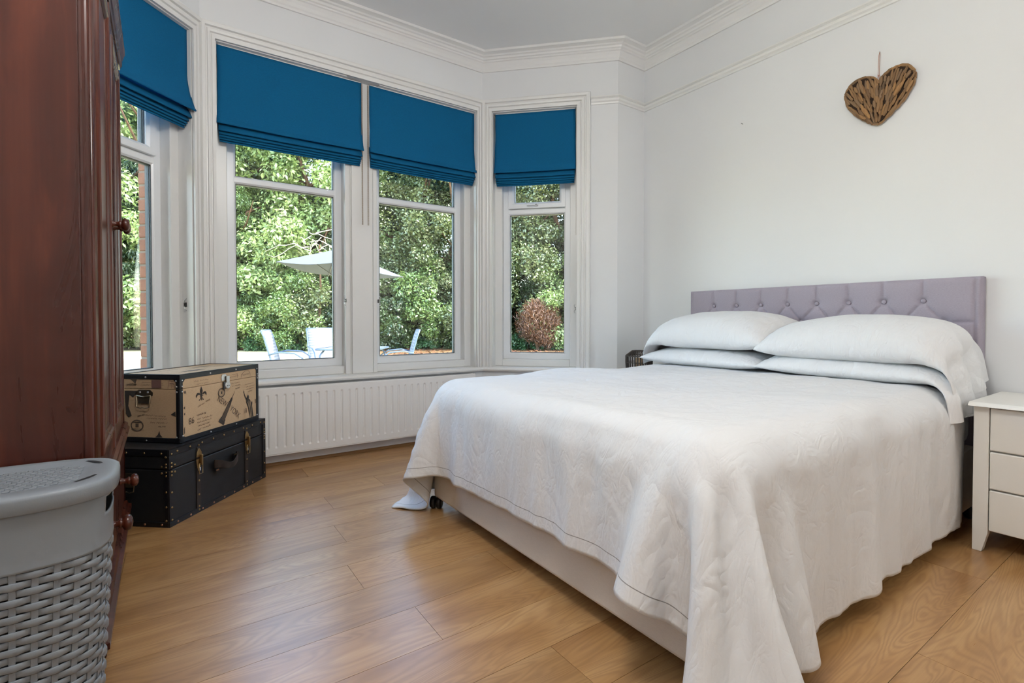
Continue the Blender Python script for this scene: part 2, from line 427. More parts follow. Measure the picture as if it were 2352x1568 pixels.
# ------------------------------------------------------------------ roman blinds
def fabric(key, col, var=.12, scale=900, rough=.9, bump=.25, sheen=.0):
    m = Mat(key, col, rough, spec=.2, sheen=sheen); v = m.coords('Object')
    mp = m.node('ShaderNodeMapping'); mp.inputs['Scale'].default_value = (.12, .12, 1); m.link(v, mp.inputs[0])
    n1 = m.noise(mp.outputs[0], scale, 3, .7); n2 = m.noise(v, 7, 3)
    dark = tuple(c * (1 - 2 * var) for c in col[:3]) + (1,); lite = tuple(min(1, c * (1 + var)) for c in col[:3]) + (1,)
    m.color(m.mix(m.math('MULTIPLY', n2, .35), m.ramp(n1, [(.3, dark), (.7, lite)]), col)); m.bump(n1, bump, .0015); M[key] = m.m; return m
fabric('blind_blue', srgb(14, 98, 144))

def blind(i, t0, t1, label, chain=None, seed=0, flare=.012, zshift=0):
    f, L = local(i); c = f((t0 + t1) / 2, .03, 2.51); c = Vector((c[0], c[1], 2.515))
    t = thing('roman_blind', label, 'blind', c, 0, 'blue roman blinds of the bay')
    loc = lambda a, d, z: tuple(Vector(f(a, d, z)) - c)
    hr = MB(); hr.box(t0 + .004, t1 - .004, .026, .056, 2.492, 2.514, loc); hr.build('headrail', 'gloss_white', t, bevel=.002)
    NX = 30; zs = [2.507 - k * (2.507 - 2.06) / 22 for k in range(23)]
    prof = []
    for z in zs:
        q = (2.507 - z) / (2.507 - 2.045); d = .024 - (flare + .02) * max(0, (q - .55) / .45) ** 1.6
        prof.append((d, z + zshift))
    prof += [(-flare + .002, 2.051 + zshift), (-flare + .001, 2.046 + zshift), (-flare + .004, 2.043 + zshift), (-flare + .010, 2.046 + zshift), (.014, 2.075 + zshift)]
    rows = []
    for d, z in prof:
        r = []
        for k in range(NX + 1):
            u = k / NX; a = t0 + (t1 - t0) * u
            w = mnoise.noise(Vector((a * 3.1 + seed * 7, z * 2.2, seed))) * .006 * min(1, (2.515 - z) * 6)
            sag = .004 * math.sin(u * PI) * (1 if z < 2.1 else .3)
            edge = (.004 * mnoise.noise(Vector((z * 7, seed + 3, u)))) * (1 if k in (0, NX) else 0) + (.006 * (u - .5) * 2 * max(0, (2.2 - z) / .15 if z < 2.2 else 0))
            r.append(loc(a + edge, d + w, z - sag))
        rows.append(r)
    mb = MB(); mb.strip(rows); p = mb.build('fabric_panel', 'blind_blue', t, smooth=True)
    so = p.modifiers.new('thick', 'SOLIDIFY'); so.thickness = .002; so.offset = 0
    lips = [(2.003, -flare * .3), (1.986, .009), (1.972, .018), (1.960, .026), (1.949, .034)]
    for n, (lz, d) in enumerate(lips):
        lz += zshift
        pr = [(.044, lz + .09), (d + .012, lz + .030), (d + .003, lz + .012), (d, lz + .004), (d + .004, lz), (d + .009, lz + .003), (.050, lz + .05), (.050, lz + .09)]
        rows = []
        for k in range(NX // 2 + 1):
            u = k / (NX / 2); a = t0 + .004 + n * .0015 + (t1 - t0 - .008 - n * .003) * u
            w = mnoise.noise(Vector((a * 4 + n, seed, n * 2))) * .0022; sg = .003 * math.sin(u * PI) + .0012 * mnoise.noise(Vector((a * 9, n, seed)))
            rows.append([loc(a, dd + w, z - sg) for dd, z in pr])
        mb = MB(); mb.strip(rows, closed_v=True); e = len(rows) - 1; m_ = len(pr)
        mb.f.append(tuple(range(m_))); mb.f.append(tuple(e * m_ + q for q in range(m_))[::-1])
        mb.build('fold', 'blind_blue', t, smooth=True)
    if chain is not None:
        for dx in (0, .006):
            mb = MB(); pts = []; rs = []; z = 2.5; k = 0
            while z > 1.545:
                pts.append(loc(chain + dx, .016, z)); rs.append(.0024 if k % 2 else .0009); z -= .0035; k += 1
            mb.tube(pts, rs, 5); mb.build('bead_chain', 'chain', t)
    return t
plain('chain', srgb(150, 128, 104), .4, metal=.3)
o3 = .154
blind(4, OPEN[4][0] + .008, OPEN[4][1] - .004, 'blue roman blind on the canted window beside the wardrobe', None, 1, .03, .02)
blind(3, .240 - o3, 1.088 - o3, 'wide blue roman blind in the window above the trunks', 1.086 - o3, 2)
blind(3, 1.142 - o3, 1.974 - o3, 'wide blue roman blind in the window above the radiator end', 1.126 - o3, 3)
blind(2, .098, .724, 'narrow blue roman blind on the canted window beside the bed', .731, 4)

# small twin-prong hooks screwed to the window linings
def cleat(i, t, z, label, side):
    f, L = local(i); c = Vector(f(t, .05, z)); o = thing('cord_hook', label, 'hook', c, 0, 'metal cord hooks on the window linings')
    loc = lambda a, d, zz: tuple(Vector(f(a, d, zz)) - c)
    b = MB(); b.box(t - .002, t + .002, .042, .058, z - .012, z + .012, loc); b.build('plate', 'dark_metal', o)
    for s_ in (1, -1):
        h = MB(); h.tube([loc(t + side * .002, .05, z + s_ * .006), loc(t + side * .012, .046, z + s_ * .012), loc(t + side * .014, .04, z + s_ * .026), loc(t + side * .006, .036, z + s_ * .034)], .0022, 6); h.build('prong', 'metal', o, smooth=True)
cleat(4, OPEN[4][1] - .008, .985, 'small metal cord hook on the lining beside the wardrobe window', -1)
cleat(3, XP0 - .002, 1.03, 'small metal cord hook on the post, trunk side', -1)
cleat(3, XP1 + .002, 1.03, 'small metal cord hook on the post, bed side', 1)
cleat(2, OPEN[2][1] - .008, .985, 'small metal cord hook on the lining of the bedside window', -1)

# ------------------------------------------------------------------ radiator under the sill
def radiator():
    x0, x1, z0, z1 = .30, 1.92, .078, .488
    t = thing('radiator', 'long white panel radiator with pressed flutes under the window board', 'radiator', ((x0 + x1) / 2, 3.33, z0))
    P = .0487; N = int((x1 - x0) / P); cx = (x0 + x1) / 2; ox = (x1 - x0 - N * P) / 2
    xs = [-(x1 - x0) / 2]
    loc_u = [0, .3, .36, .42, .5, .58, .64, .7]
    for n in range(N): xs += [-(x1 - x0) / 2 + ox + (n + u) * P for u in loc_u]
    xs.append((x1 - x0) / 2)
    zr = [0, .006, .03, .040, .046, .052, .060, .10, .2, .3, .350, .358, .364, .370, .38, .404, .41]
    def dep(x, z):
        u = ((x + (x1 - x0) / 2 - ox) / P) % 1.0; du = max(0, 1 - abs(u - .5) / .17); dz = min(1, max(0, (z - .040) / .012)) * min(1, max(0, (.370 - z) / .012))
        return .0085 * min(1, du * 1.5) * dz
    rows = [[(x, -.04 + dep(x, z) + (.006 if z in (0, .41) else 0), z) for x in xs] for z in zr]
    mb = MB(); mb.strip(rows); mb.build('front_panel', 'radiator_white', t, smooth=False)
    hw = (x1 - x0) / 2
    b = MB(); b.box(-hw, hw, .004, .012, .0, .405); b.build('back_panel', 'radiator_white', t)
    g_ = MB(); g_.box(-hw, hw, -.034, .012, .396, .408)
    g_.build('top_grille', 'radiator_white', t, bevel=.003)
    for sx in (-1, 1):
        s = MB(); s.box(sx * hw - .003, sx * hw + .003, -.036, .012, .0, .41); s.build('end_panel', 'radiator_white', t, bevel=.002)
    lp = MB(); lp.box(-hw, hw, -.0375, -.012, -.003, .004); lp.build('bottom_lip', 'radiator_white', t, bevel=.001)
    for sx in (-.6, .6):
        k = MB(); k.box(sx - .015, sx + .015, .012, .0398, .06, .37); k.build('bracket', 'radiator_white', t)
    v = MB(); v.tube([(hw - .03, -.012, -.004), (hw - .03, -.012, -.07)], .009, 8); v.build('pipe', 'copper', t, smooth=True)
radiator()

# ------------------------------------------------------------------ trunks
def leather(key, col, rough=.5, sc=300, spec=.4):
    m = Mat(key, col, rough, spec=spec); v = m.coords('Object'); n = m.noise(v, sc, 3, .7)
    m.color(m.mix(m.noise(v, 9, 3), tuple(c * .75 for c in col[:3]) + (1,), tuple(c * 1.25 for c in col[:3]) + (1,))); m.bump(n, .3, .0015); M[key] = m.m
leather('black_leather', (.013, .0135, .015, 1), .5); leather('brown_strap', (.028, .02, .017, 1), .5)
leather('edge_leather', (.008, .0085, .011, 1), .38)
fabric('burlap', srgb(200, 170, 136), .08, 700, .9, .2)
plain('ink', srgb(92, 78, 66), .9); plain('ink_dark', srgb(62, 55, 50), .9); plain('ink_plum', srgb(120, 88, 82), .9); plain('ink_faint', srgb(140, 116, 92), .9)
RIV = {}
def rivet(parent, p, axis, r=.005, mat='brass'):
    key = (axis, r, mat)
    if key not in RIV:
        mb = MB(); prof = [(r, -.0005), (r * .95, r * .25), (r * .7, r * .5), (r * .25, r * .62)]
        xf = {'-y': lambda x, y, z: (x, -z, y), '-x': lambda x, y, z: (-z, x, y), 'z': lambda x, y, z: (x, y, z)}[axis]
        mb.lathe(prof, 10, xf); o = mb.build('rivet', mat, parent, smooth=True); RIV[key] = o.data
    else: o = link('rivet', RIV[key], None, parent)
    o.location = p; return o

def lower_trunk():
    L, D, H, LID = .70, .36, .336, .25
    t = thing('storage_trunk', 'black leatherette trunk with brass rivets standing on the floor', 'trunk', (-.01, 2.599, 0), math.radians(49.92))
    b = MB(); b.box(.003, L - .003, .003, D - .003, 0, LID - .0012); b.build('body', 'black_leather', t, bevel=.004)
    b = MB(); b.box(.002, L - .002, .002, D - .002, LID + .0012, H - .001); b.build('lid', 'black_leather', t, bevel=.006)
    w = .026; k = .0016
    def edge(*a): e = MB(); e.box(*a); e.build('edge_strip', 'edge_leather', t, bevel=.001, seg=1)
    for z0, z1 in ((0, .022), (H - .028, H + k)): 
        edge(-k, L + k, -k, .004, z0, z1); edge(-k, .004, .004, D, z0, z1); edge(L - .004, L + k, .004, D, z0, z1)
    edge(-k, L + k, -k, .03, H - .002, H + k); edge(-k, .03, .03, D, H - .002, H + k); edge(L - .03, L + k, .03, D, H - .002, H + k)
    for za, zb in ((.022, LID - .002), (LID + .002, H - .028)):
        edge(-k, .024, -k, .004, za, zb); edge(L - .024, L + k, -k, .004, za, zb); edge(-k, .004, .004, .024, za, zb); edge(L - .004, L + k, .004, .024, za, zb)
    for x in (.175, .531):
        for za, zb in ((.022, LID - .002), (LID + .002, H - .028)):
            s = MB(); s.box(x - .013, x + .013, -k, .004, za, zb); s.build('strap', 'brown_strap', t, bevel=.0008, seg=1)
        for z in (.014, .030, .085, .150, .296, .316): rivet(t, (x, -k, z), '-y')
        la = thing_part('latch', t)
        p = MB(); p.prism([(-.017, .262), (.017, .262), (.015, .282), (.006, .296), (0, .299), (-.006, .296), (-.015, .282)], -.003, -.0006, lambda a, z, y: (x + a, y - k, z)); p.build('hasp_plate', 'brass', la, bevel=.0006, seg=1)
        p = MB(); p.prism([(-.019, .252), (.012, .252), (.010, .20), (-.006, .196), (-.015, .225)], -.003, -.0006, lambda a, z, y: (x + a, y - k, z)); p.build('catch_plate', 'brass', la, bevel=.0006, seg=1)
        p = MB(); p.box(x + .001, x + .011, -.016, -.004, .222, .272); p.build('lever', 'brass', la, bevel=.002)
        p = MB(); p.tube([(x - .006, -.008, .228), (x + .014, -.010, .228), (x + .014, -.010, .182), (x - .006, -.008, .182), (x - .006, -.008, .228)], .0018, 6); p.build('loop', 'brass', la, smooth=True)
        p = MB(); p.box(x - .002, x + .008, -.006, -.003, .196, .21); p.build('eye', 'metal', la, bevel=.001)
    for n in range(9):
        x = .045 + n * (L - .09) / 8
        if min(abs(x - .175), abs(x - .531)) > .02:
            rivet(t, (x, -k, .011), '-y', mat='copper'); rivet(t, (x, -k, H - .013), '-y')
    for x in (.012, L - .012):
        for z in (.03, .085, .150, .225, .24, .262, .278, .318): rivet(t, (x, -k, z), '-y')
    for z in (.236, .266): rivet(t, (.030, -k, z), '-y')
    for z in (.03, .09, .155, .225, .24, .262, .275, .306): rivet(t, (-k, .014, z), '-x')
    for y in (.035, .115, .2, .29): rivet(t, (-k, y, .012), '-x', mat='copper'); rivet(t, (-k, y, H - .014), '-x')
    for z in (.236, .264): rivet(t, (-k, .034, z), '-x')
    # carrying handle
    h = MB(); rows = []
    for n in range(25):
        u = n / 24; x = .268 + u * .164; out = .006 + .034 * math.sin(PI * u) ** .6; dz = .012 * math.cos(PI * 2 * u)
        ww = .014 + .006 * abs(2 * u - 1)
        rows.append([(x, -out - k, .188 + ww + dz), (x, -out - k - .006, .188 + ww + dz), (x, -out - k - .006, .188 - ww + dz), (x, -out - k, .188 - ww + dz)])
    h.strip(rows, closed_v=True); h.f += [(0, 1, 2, 3), (99, 98, 97, 96)]; ho = h.build('carry_handle', 'brown_strap', t, bevel=.001)
    for x in (.282, .418):
        s = MB(); s.box(x - .009, x + .009, -.016, -k, .160, .214); s.build('handle_loop', 'black_leather', t, bevel=.003)
        for dx in (-.005, .005): rivet(t, (x + dx, -.016, .207), '-y', .0042); rivet(t, (x + dx, -.016, .168), '-y', .0042, 'copper')
    side_handle(t, .19, .205)
    return t
def thing_part(name, parent):
    o = bpy.data.objects.new(name, None); COL.objects.link(o); o.parent = parent; o.empty_display_size = .02; return o
def side_handle(t, y, z, s=1.0):
    h = thing_part('side_handle', t)
    p = MB(); p.prism([(-.042, .0), (.042, .0), (.044, .016), (.03, .028), (-.03, .028), (-.044, .016)], -.0035, -.001, lambda a, b_, x: (x, y + a, z + b_)); p.build('mount_plate', 'dark_brass', h, bevel=.0008, seg=1)
    p = MB(); p.box(-.006, -.001, y - .03, y + .03, z - .035, z - .002); p.build('pad', 'dark_brass', h, bevel=.001)
    p = MB(); p.tube([(-.006, y - .036, z + .002), (-.010, y - .034, z - .02), (-.012, y - .032, z - .05), (-.012, y - .012, z - .056), (-.013, y, z - .050), (-.012, y + .012, z - .056), (-.012, y + .032, z - .05), (-.010, y + .034, z - .02), (-.006, y + .036, z + .002)], .0024, 6); p.build('bail', 'old_brass', h, smooth=True)
    p = MB(); p.tube([(-.006, y - .036, z + .002), (-.008, y, z - .004), (-.006, y + .036, z + .002)], .003, 6); p.build('hinge_bar', 'old_brass', h, smooth=True)
    for a in (-.02, .02): rivet(h, (-.0035, y + a, z + .017), '-x', .0048, 'metal')
plain('dark_brass', (.10, .075, .05, 1), .5, metal=.8); plain('old_brass', (.42, .35, .24, 1), .3, metal=1.0)
lower_trunk()

def flat(name, polys, mat, parent, face='front', off=.0007):
    """flat print: polygons in face coordinates (metres)"""
    mb = MB()
    for p in polys:
        n = len(p); vs = [(a, -off, b) if face == 'front' else (-off, a, b) if face == 'side' else (a, b, off) for a, b in p]
        mb.add(vs, [tuple(range(n)) if face == 'front' else tuple(range(n))[::-1]])
    o = mb.build(name, mat, parent, fix=False)
    if len(polys) > 1: o['kind'] = 'stuff'
    return o
def ribbon(pts, w):
    out = []
    for i in range(len(pts) - 1):
        (x0, y0), (x1, y1) = pts[i], pts[i + 1]; d = math.hypot(x1 - x0, y1 - y0) or 1e-6; nx, ny = -(y1 - y0) / d * w / 2, (x1 - x0) / d * w / 2
        out.append([(x0 + nx, y0 + ny), (x0 - nx, y0 - ny), (x1 - nx, y1 - ny), (x1 + nx, y1 + ny)])
    return out
def scribble(x0, z0, x1, z1, h=.006, w=.0011, seed=0, words=3):
    r = random.Random(seed); out = []; n = 46; pts = []; L = math.hypot(x1 - x0, z1 - z0); dx, dz = (x1 - x0) / L, (z1 - z0) / L
    gaps = sorted(r.uniform(.2, .9) for _ in range(words - 1)); ph = 0
    for k in range(n + 1):
        u = k / n; ph += r.uniform(.7, 1.7); amp = h * (.5 + .5 * (r.random() > .82)) * .6
        a = u * L + .3 * h * math.cos(ph); b = amp * math.sin(ph)
        if any(abs(u - g_) < .018 for g_ in gaps):
            if len(pts) > 1: out += ribbon(pts, w)
            pts = []; continue
        pts.append((x0 + dx * a - dz * b, z0 + dz * a + dx * b))
    return out + ribbon(pts, w)
def letters(txt, size, mat, parent, loc, ang, shear=0, face='front'):
    c = bpy.data.curves.new('lettering', 'FONT'); c.body = txt; c.size = size; c.align_x = 'CENTER'; c.align_y = 'CENTER'; c.resolution_u = 3
    tmp = bpy.data.objects.new('tmp_text', c); COL.objects.link(tmp); bpy.context.view_layer.update()
    me = bpy.data.meshes.new_from_object(tmp.evaluated_get(bpy.context.evaluated_depsgraph_get())); bpy.data.objects.remove(tmp); bpy.data.curves.remove(c)
    ca, sa = math.cos(ang), math.sin(ang)
    for v in me.vertices:
        x, y = v.co.x * .8 + shear * v.co.y, v.co.y; v.co = (loc[0] + x * ca - y * sa, -.0008, loc[1] + x * sa + y * ca)
    me.materials.clear(); return link('lettering', me, mat, parent)

def petal(cx, cz, pts): return [[(cx + a, cz + b) for a, b in pts]]
def upper_trunk():
    L, D, H, LID = .56, .30, .311, .245
    t = thing('storage_trunk', 'burlap covered trunk printed with travel motifs stacked on the black trunk', 'trunk', (.032, 2.715, .3376), math.radians(48.03))
    b = MB(); b.box(.001, L - .001, .001, D - .001, 0, LID - .0008); body = b.build('body', 'burlap', t, bevel=.002)
    b = MB(); b.box(.0008, L - .0008, .0008, D - .0008, LID + .0008, H - .0005); lid = b.build('lid', 'burlap', t, bevel=.002)
    k = .0016
    def edge(*a): e = MB(); e.box(*a); e.build('edge_strip', 'edge_leather', t, bevel=.0012, seg=1)
    for z0, z1 in ((0, .022), (H - .022, H + k)):
        edge(-k, L + k, -k, .003, z0, z1); edge(-k, .003, .003, D + k, z0, z1); edge(L - .003, L + k, .003, D + k, z0, z1); edge(-k, L + k, D - .003, D + k, z0, z1)
    edge(-k, L + k, -k, .012, H - .001, H + k); edge(-k, .012, .012, D, H - .001, H + k); edge(L - .012, L + k, .012, D, H - .001, H + k); edge(.012, L - .012, D - .012, D + k, H - .001, H + k)
    for za, zb in ((.022, LID - .0012), (LID + .0012, H - .022)):
        edge(-k, .018, -k, .003, za, zb); edge(L - .018, L + k, -k, .003, za, zb); edge(-k, .003, .003, .018, za, zb); edge(L - .003, L + k, .003, .018, za, zb)
    def cap(pts, name='corner_cap'):
        flat(name, pts, 'edge_leather', t, 'front', k + .0006)
    for xs, sx in ((0, 1), (L, -1)):
        cap([[(xs, H), (xs + sx * .036, H), (xs + sx * .033, H - .018), (xs + sx * .02, H - .034), (xs, H - .04)]]); cap([[(xs, 0), (xs + sx * .036, 0), (xs + sx * .03, .02), (xs + sx * .018, .03), (xs, .034)]])
    flat('corner_cap', [[(0, H), (.034, H), (.03, H - .018), (.018, H - .034), (0, H - .038)]], 'edge_leather', t, 'side', k + .0006)
    for p in ((.014, H - .026), (.013, LID + .012), (.013, LID - .012), (.015, .03), (L - .012, H - .024), (L - .010, LID + .012), (L - .010, LID - .010), (L - .014, .028)): rivet(t, (p[0], -k, p[1]), '-y', .0042, 'metal')
    for x in (.19, .375): rivet(t, (x, -k, H - .011), '-y', .0042, 'metal'); rivet(t, (x, -k, .011), '-y', .0042, 'metal')
    for p in ((.016, H - .028), (.014, LID + .012), (.013, LID - .012), (.016, .026), (.17, H - .012), (.17, .008)): rivet(t, (-k, p[0], p[1]), '-x', .0042, 'metal')
    # latch
    la = thing_part('latch', t)
    p = MB(); p.prism([(.268, .252), (.302, .252), (.305, .27), (.297, .284), (.273, .284), (.265, .27)], -.003, -.0005, lambda a, z, y: (a, y, z)); p.build('hasp_plate', 'metal', la, bevel=.0006, seg=1)
    p = MB(); p.lathe([(.019, 0), (.019, .002), (.016, .004), (.0, .0042)], 18, lambda x, y, z: (.303 + x, -.007 - z, .226 + y)); p.box(.294, .316, -.010, -.006, .236, .274); p.build('lock_plate', 'metal', la, bevel=.0005, seg=1)
    p = MB(); p.box(.276, .288, -.008, -.0005, .208, .246); p.build('catch', 'dark_metal', la, bevel=.001)
    for dx in (-.006, .006): 
        p = MB(); p.lathe([(.0028, 0), (.0028, .0008)], 8, lambda x, y, z, dx=dx: (.303 + dx + x, -.0112 - z, .224 + y)); p.build('keyhole', 'ink_dark', la)
    side_handle(t, .177, .213)
    # prints on the front
    def pr(name, polys, mat='ink'): flat(name, polys, mat, body)
    A = .131
    pr('fleur_print', [[(A, .243), (A - .009, .222), (A - .004, .196), (A + .004, .196), (A + .009, .222)],
        [(A - .004, .203), (A - .014, .214), (A - .026, .214), (A - .034, .203), (A - .033, .190), (A - .028, .196), (A - .022, .204), (A - .012, .203)],
        [(A + .004, .203), (A + .014, .214), (A + .026, .216), (A + .034, .207), (A + .034, .195), (A + .028, .200), (A + .022, .207), (A + .012, .203)],
        [(A - .010, .199), (A + .012, .200), (A + .012, .196), (A - .010, .195)],
        [(A - .003, .196), (A + .004, .196), (A + .003, .18), (A + .001, .172), (A - .002, .18)], [(A - .005, .195), (A - .009, .183), (A - .018, .178), (A - .01, .176), (A - .004, .186)], [(A + .006, .195), (A + .009, .183), (A + .018, .178), (A + .011, .175), (A + .005, .186)]], 'ink_dark')
    c0 = Vector((.262, .036)); c1 = Vector((.367, .186)); ax = (c1 - c0).normalized(); nx = Vector((ax.y, -ax.x)); Lx = (c1 - c0).length
    st = [(0, .022), (.08, .0225), (.08, .019), (.16, .019), (.16, .0145), (.62, .011), (.66, .0108), (.66, .0085), (.74, .0075), (.78, .005), (.80, .0022), (1.0, .0004)]
    pl = [c0 + ax * (a * Lx) + nx * w for a, w in st] + [c0 + ax * (a * Lx) - nx * w for a, w in st[::-1]]
    pr('tower_print', [[(p.x, p.y) for p in pl]], 'ink_dark')
    stripes = []
    for q in (-.006, -.002, .002, .006):
        stripes += ribbon([tuple(c0 + ax * (.1 * Lx) + nx * q * 1.4), tuple(c0 + ax * (.64 * Lx) + nx * q)], .0012)
    flat('tower_window_print', stripes, 'ink_faint', body, 'front', .0010)
    letters('NEW', .042, M['ink'], body, (.272, .146), math.radians(-35)); letters('YORK', .042, M['ink'], body, (.367, .074), math.radians(-40))
    letters('86', .044, M['ink'], body, (.068, .088), math.radians(6), .12); letters('18', .036, M['ink'], body, (.447, .066), math.radians(4)); letters('8', .034, M['ink'], body, (.534, .105), math.radians(4))
    pr('figure_print', [[(.436, .168), (.440, .170), (.448, .150), (.459, .134), (.462, .140), (.468, .150), (.476, .149), (.480, .138), (.478, .128), (.488, .122), (.497, .104), (.505, .112), (.508, .104), (.506, .085), (.512, .05), (.517, .018), (.490, .018), (.478, .05), (.472, .08), (.462, .098), (.456, .112), (.458, .122), (.450, .134), (.442, .150)], [(.434, .168), (.442, .168), (.441, .176), (.437, .180)]], 'ink_dark')
    flat('figure_fold_print', ribbon([(.478, .118), (.487, .06), (.492, .022)], .003) + ribbon([(.490, .112), (.498, .06), (.504, .022)], .0025) + ribbon([(.470, .112), (.478, .08)], .002), 'burlap', body, 'front', .0010)
    ringp = lambda cx, cz, r0, r1, n=20, sq=1.0: [[(cx + r0 * math.cos(2 * PI * q / n) * sq, cz + r0 * math.sin(2 * PI * q / n)), (cx + r1 * math.cos(2 * PI * q / n) * sq, cz + r1 * math.sin(2 * PI * q / n)), (cx + r1 * math.cos(2 * PI * (q + 1) / n) * sq, cz + r1 * math.sin(2 * PI * (q + 1) / n)), (cx + r0 * math.cos(2 * PI * (q + 1) / n) * sq, cz + r0 * math.sin(2 * PI * (q + 1) / n))] for q in range(n)]
    pr('seal_print', ringp(.268, .192, .018, .0245, sq=1.05) + [[(.262, .185), (.274, .185), (.274, .199), (.262, .199)]] + ringp(.268, .192, .0125, .014))
    sc = []
    for n, (a, b, c, d) in enumerate([(.101, .108, .160, .112), (.103, .090, .200, .090), (.103, .073, .196, .076), (.108, .057, .186, .060), (.104, .036, .190, .046)]): sc += scribble(a, b, c, d, .009, .0013, n)
    for n, (a, b, c, d) in enumerate([(.449, .210, .520, .213), (.455, .196, .528, .198), (.458, .182, .520, .186), (.468, .168, .515, .172)]): sc += scribble(a, b, c, d, .006, .001, 20 + n)
    for n, (a, b, c, d) in enumerate([(.335, .228, .405, .230), (.345, .214, .410, .216), (.372, .198, .404, .201)]): sc += scribble(a, b, c, d, .007, .001, 30 + n)
    pr('handwriting_print', sc)
    pr('faint_handwriting_print', scribble(.108, .148, .150, .160, .008, .001, 40, 2) + scribble(.16, .165, .188, .172, .008, .001, 41, 1), 'ink_faint')
    pr('edge_print', [[(.022, .232), (.034, .236), (.038, .222), (.026, .224)], [(.022, .06), (.028, .072), (.028, .04), (.022, .034)], [(.022, .16), (.030, .163), (.030, .150), (.022, .152)], [(.024, .132), (.030, .134), (.030, .122), (.024, .124)]])
    lp = scribble(.085, .272, .175, .272, .007, .001, 50) + scribble(.10, .256, .180, .258, .006, .001, 51) + scribble(.325, .262, .395, .266, .006, .001, 52)
    lp += ribbon([(.418, .252), (.420, .268), (.448, .284), (.478, .282), (.490, .270), (.492, .254)], .0018) + ribbon([(.420, .266), (.490, .268)], .0012) + scribble(.43, .262, .48, .264, .004, .001, 53) + ribbon([(.345, .274), (.388, .276), (.388, .254)], .0013)
    flat('handwriting_print', lp, 'ink', lid)
    # prints on the side
    def ps(name, polys, mat='ink', par=body): flat(name, polys, mat, par, 'side')
    sc = []
    for n, (a, b, c, d) in enumerate([(.173, .124, .070, .120), (.168, .110, .066, .108), (.150, .090, .062, .090), (.110, .072, .072, .074), (.215, .118, .18, .128)]): sc += scribble(a, b, c, d, .007, .001, 60 + n)
    ps('handwriting_print', sc)
    ps('stamp_print', ringp(.218, .075, .022, .027, 16, 1.25) + [[(.210, .068), (.226, .068), (.226, .084), (.210, .084)]] + ribbon([(.24, .09), (.197, .09)], .004) + ribbon([(.24, .060), (.197, .060)], .002))
    ps('tower_tip_print', [[(.125, .024), (.112, .036), (.104, .055), (.100, .036), (.088, .024)]], 'ink_dark')
    ps('ribbon_print', [[(.28, .235), (.20, .236), (.238, .205), (.255, .215), (.262, .165), (.245, .12), (.262, .112), (.275, .13)]], 'ink_dark')
    ps('leaf_print', [[(.045, .130), (.022, .145), (.020, .120)]], 'ink_dark')
    ps('square_print', [[(.092, .249), (.092, .287), (.141, .287), (.141, .249)]], 'ink_plum', lid)
    ps('letter_print', ribbon([(.19, .274), (.145, .274)], .001) + ribbon([(.19, .274), (.19, .252)], .001) + scribble(.185, .262, .148, .264, .005, .001, 70) + ribbon([(.090, .270), (.082, .270)], .001) + ribbon([(.090, .262), (.080, .262)], .001), 'ink', lid)
    ps('stamp_print', ribbon([(.058, .249), (.052, .284), (.020, .280), (.024, .249)], .0015) + ribbon([(.056, .262), (.022, .260)], .001) + ribbon([(.038, .282), (.040, .25)], .001) + scribble(.05, .272, .026, .27, .006, .001, 71, 1), 'ink_plum', lid)
    ps('motif_print', [[(.25, .288), (.216, .288), (.224, .268), (.232, .276)]] + scribble(.27, .262, .22, .264, .012, .0014, 72, 2), 'ink', lid)
    # top print, seen at a flat angle
    tp = []
    for n in range(10):
        r = random.Random(90 + n); a, b = r.uniform(.05, .42), r.uniform(.04, .26); tp += scribble(a, b, a + r.uniform(.04, .12), b + r.uniform(-.01, .01), .009, .0016, 90 + n)
    tp += [[(.12, .10), (.2, .12), (.3, .10), (.2, .085)], [(.3, .2), (.38, .215), (.46, .2), (.38, .19)]]
    o = flat('top_print', tp, 'ink', lid, 'top', 0); o.location.z = H + .0002
    return t
upper_trunk()
# ------------------------------------------------------------------ wardrobe
def mahogany(key='mahogany', dark=1.0):
    m = Mat(key, rough=.34, spec=.5, coat=.12); m.b.inputs['Coat Roughness'].default_value = .12
    v = m.coords('Object'); mp = m.node('ShaderNodeMapping'); mp.inputs['Scale'].default_value = (9, 9, 1.1); m.link(v, mp.inputs[0])
    n1 = m.noise(mp.outputs[0], 1.0, 5, .55, 1.2)
    mp2 = m.node('ShaderNodeMapping'); mp2.inputs['Scale'].default_value = (140, 140, 3); m.link(v, mp2.inputs[0]); n2 = m.noise(mp2.outputs[0], 1, 3, .6)
    c = m.ramp(n1, [(.25, srgb(52, 22, 15)), (.5, srgb(78, 34, 22)), (.62, srgb(98, 46, 29)), (.8, srgb(62, 27, 18))])
    m.color(m.mix(m.math('MULTIPLY', n2, .35), c, srgb(38, 15, 10)))
    m.link(m.math('ADD', m.math('MULTIPLY', n1, .14), .22), m.b.inputs['Roughness']); M[key] = m.m
mahogany()
def frame_mould(mb, y0, y1, z0, z1, prof):
    """picture-frame moulding on the front: prof = (inset, x)"""
    rows = []
    for (y, z, sy, sz) in ((y0, z0, 1, 1), (y1, z0, -1, 1), (y1, z1, -1, -1), (y0, z1, 1, -1)):
        rows.append([(x, y + sy * a, z + sz * a) for a, x in prof])
    mb.strip(rows, closed_u=True)
def knob(parent, y, z, x=.0, s=1.0):
    k = MB(); prof = [(.011, 0), (.012, .006), (.008, .012), (.0075, .02), (.012, .024), (.0125, .027), (.010, .029), (.018, .033), (.0205, .040), (.018, .046), (.010, .050), (.002, .051)]
    k.lathe([(r * s, h * s) for r, h in prof], 18, lambda a, b, h: (x + h, y + a, z + b)); return k.build('knob', 'mahogany', parent, smooth=True)
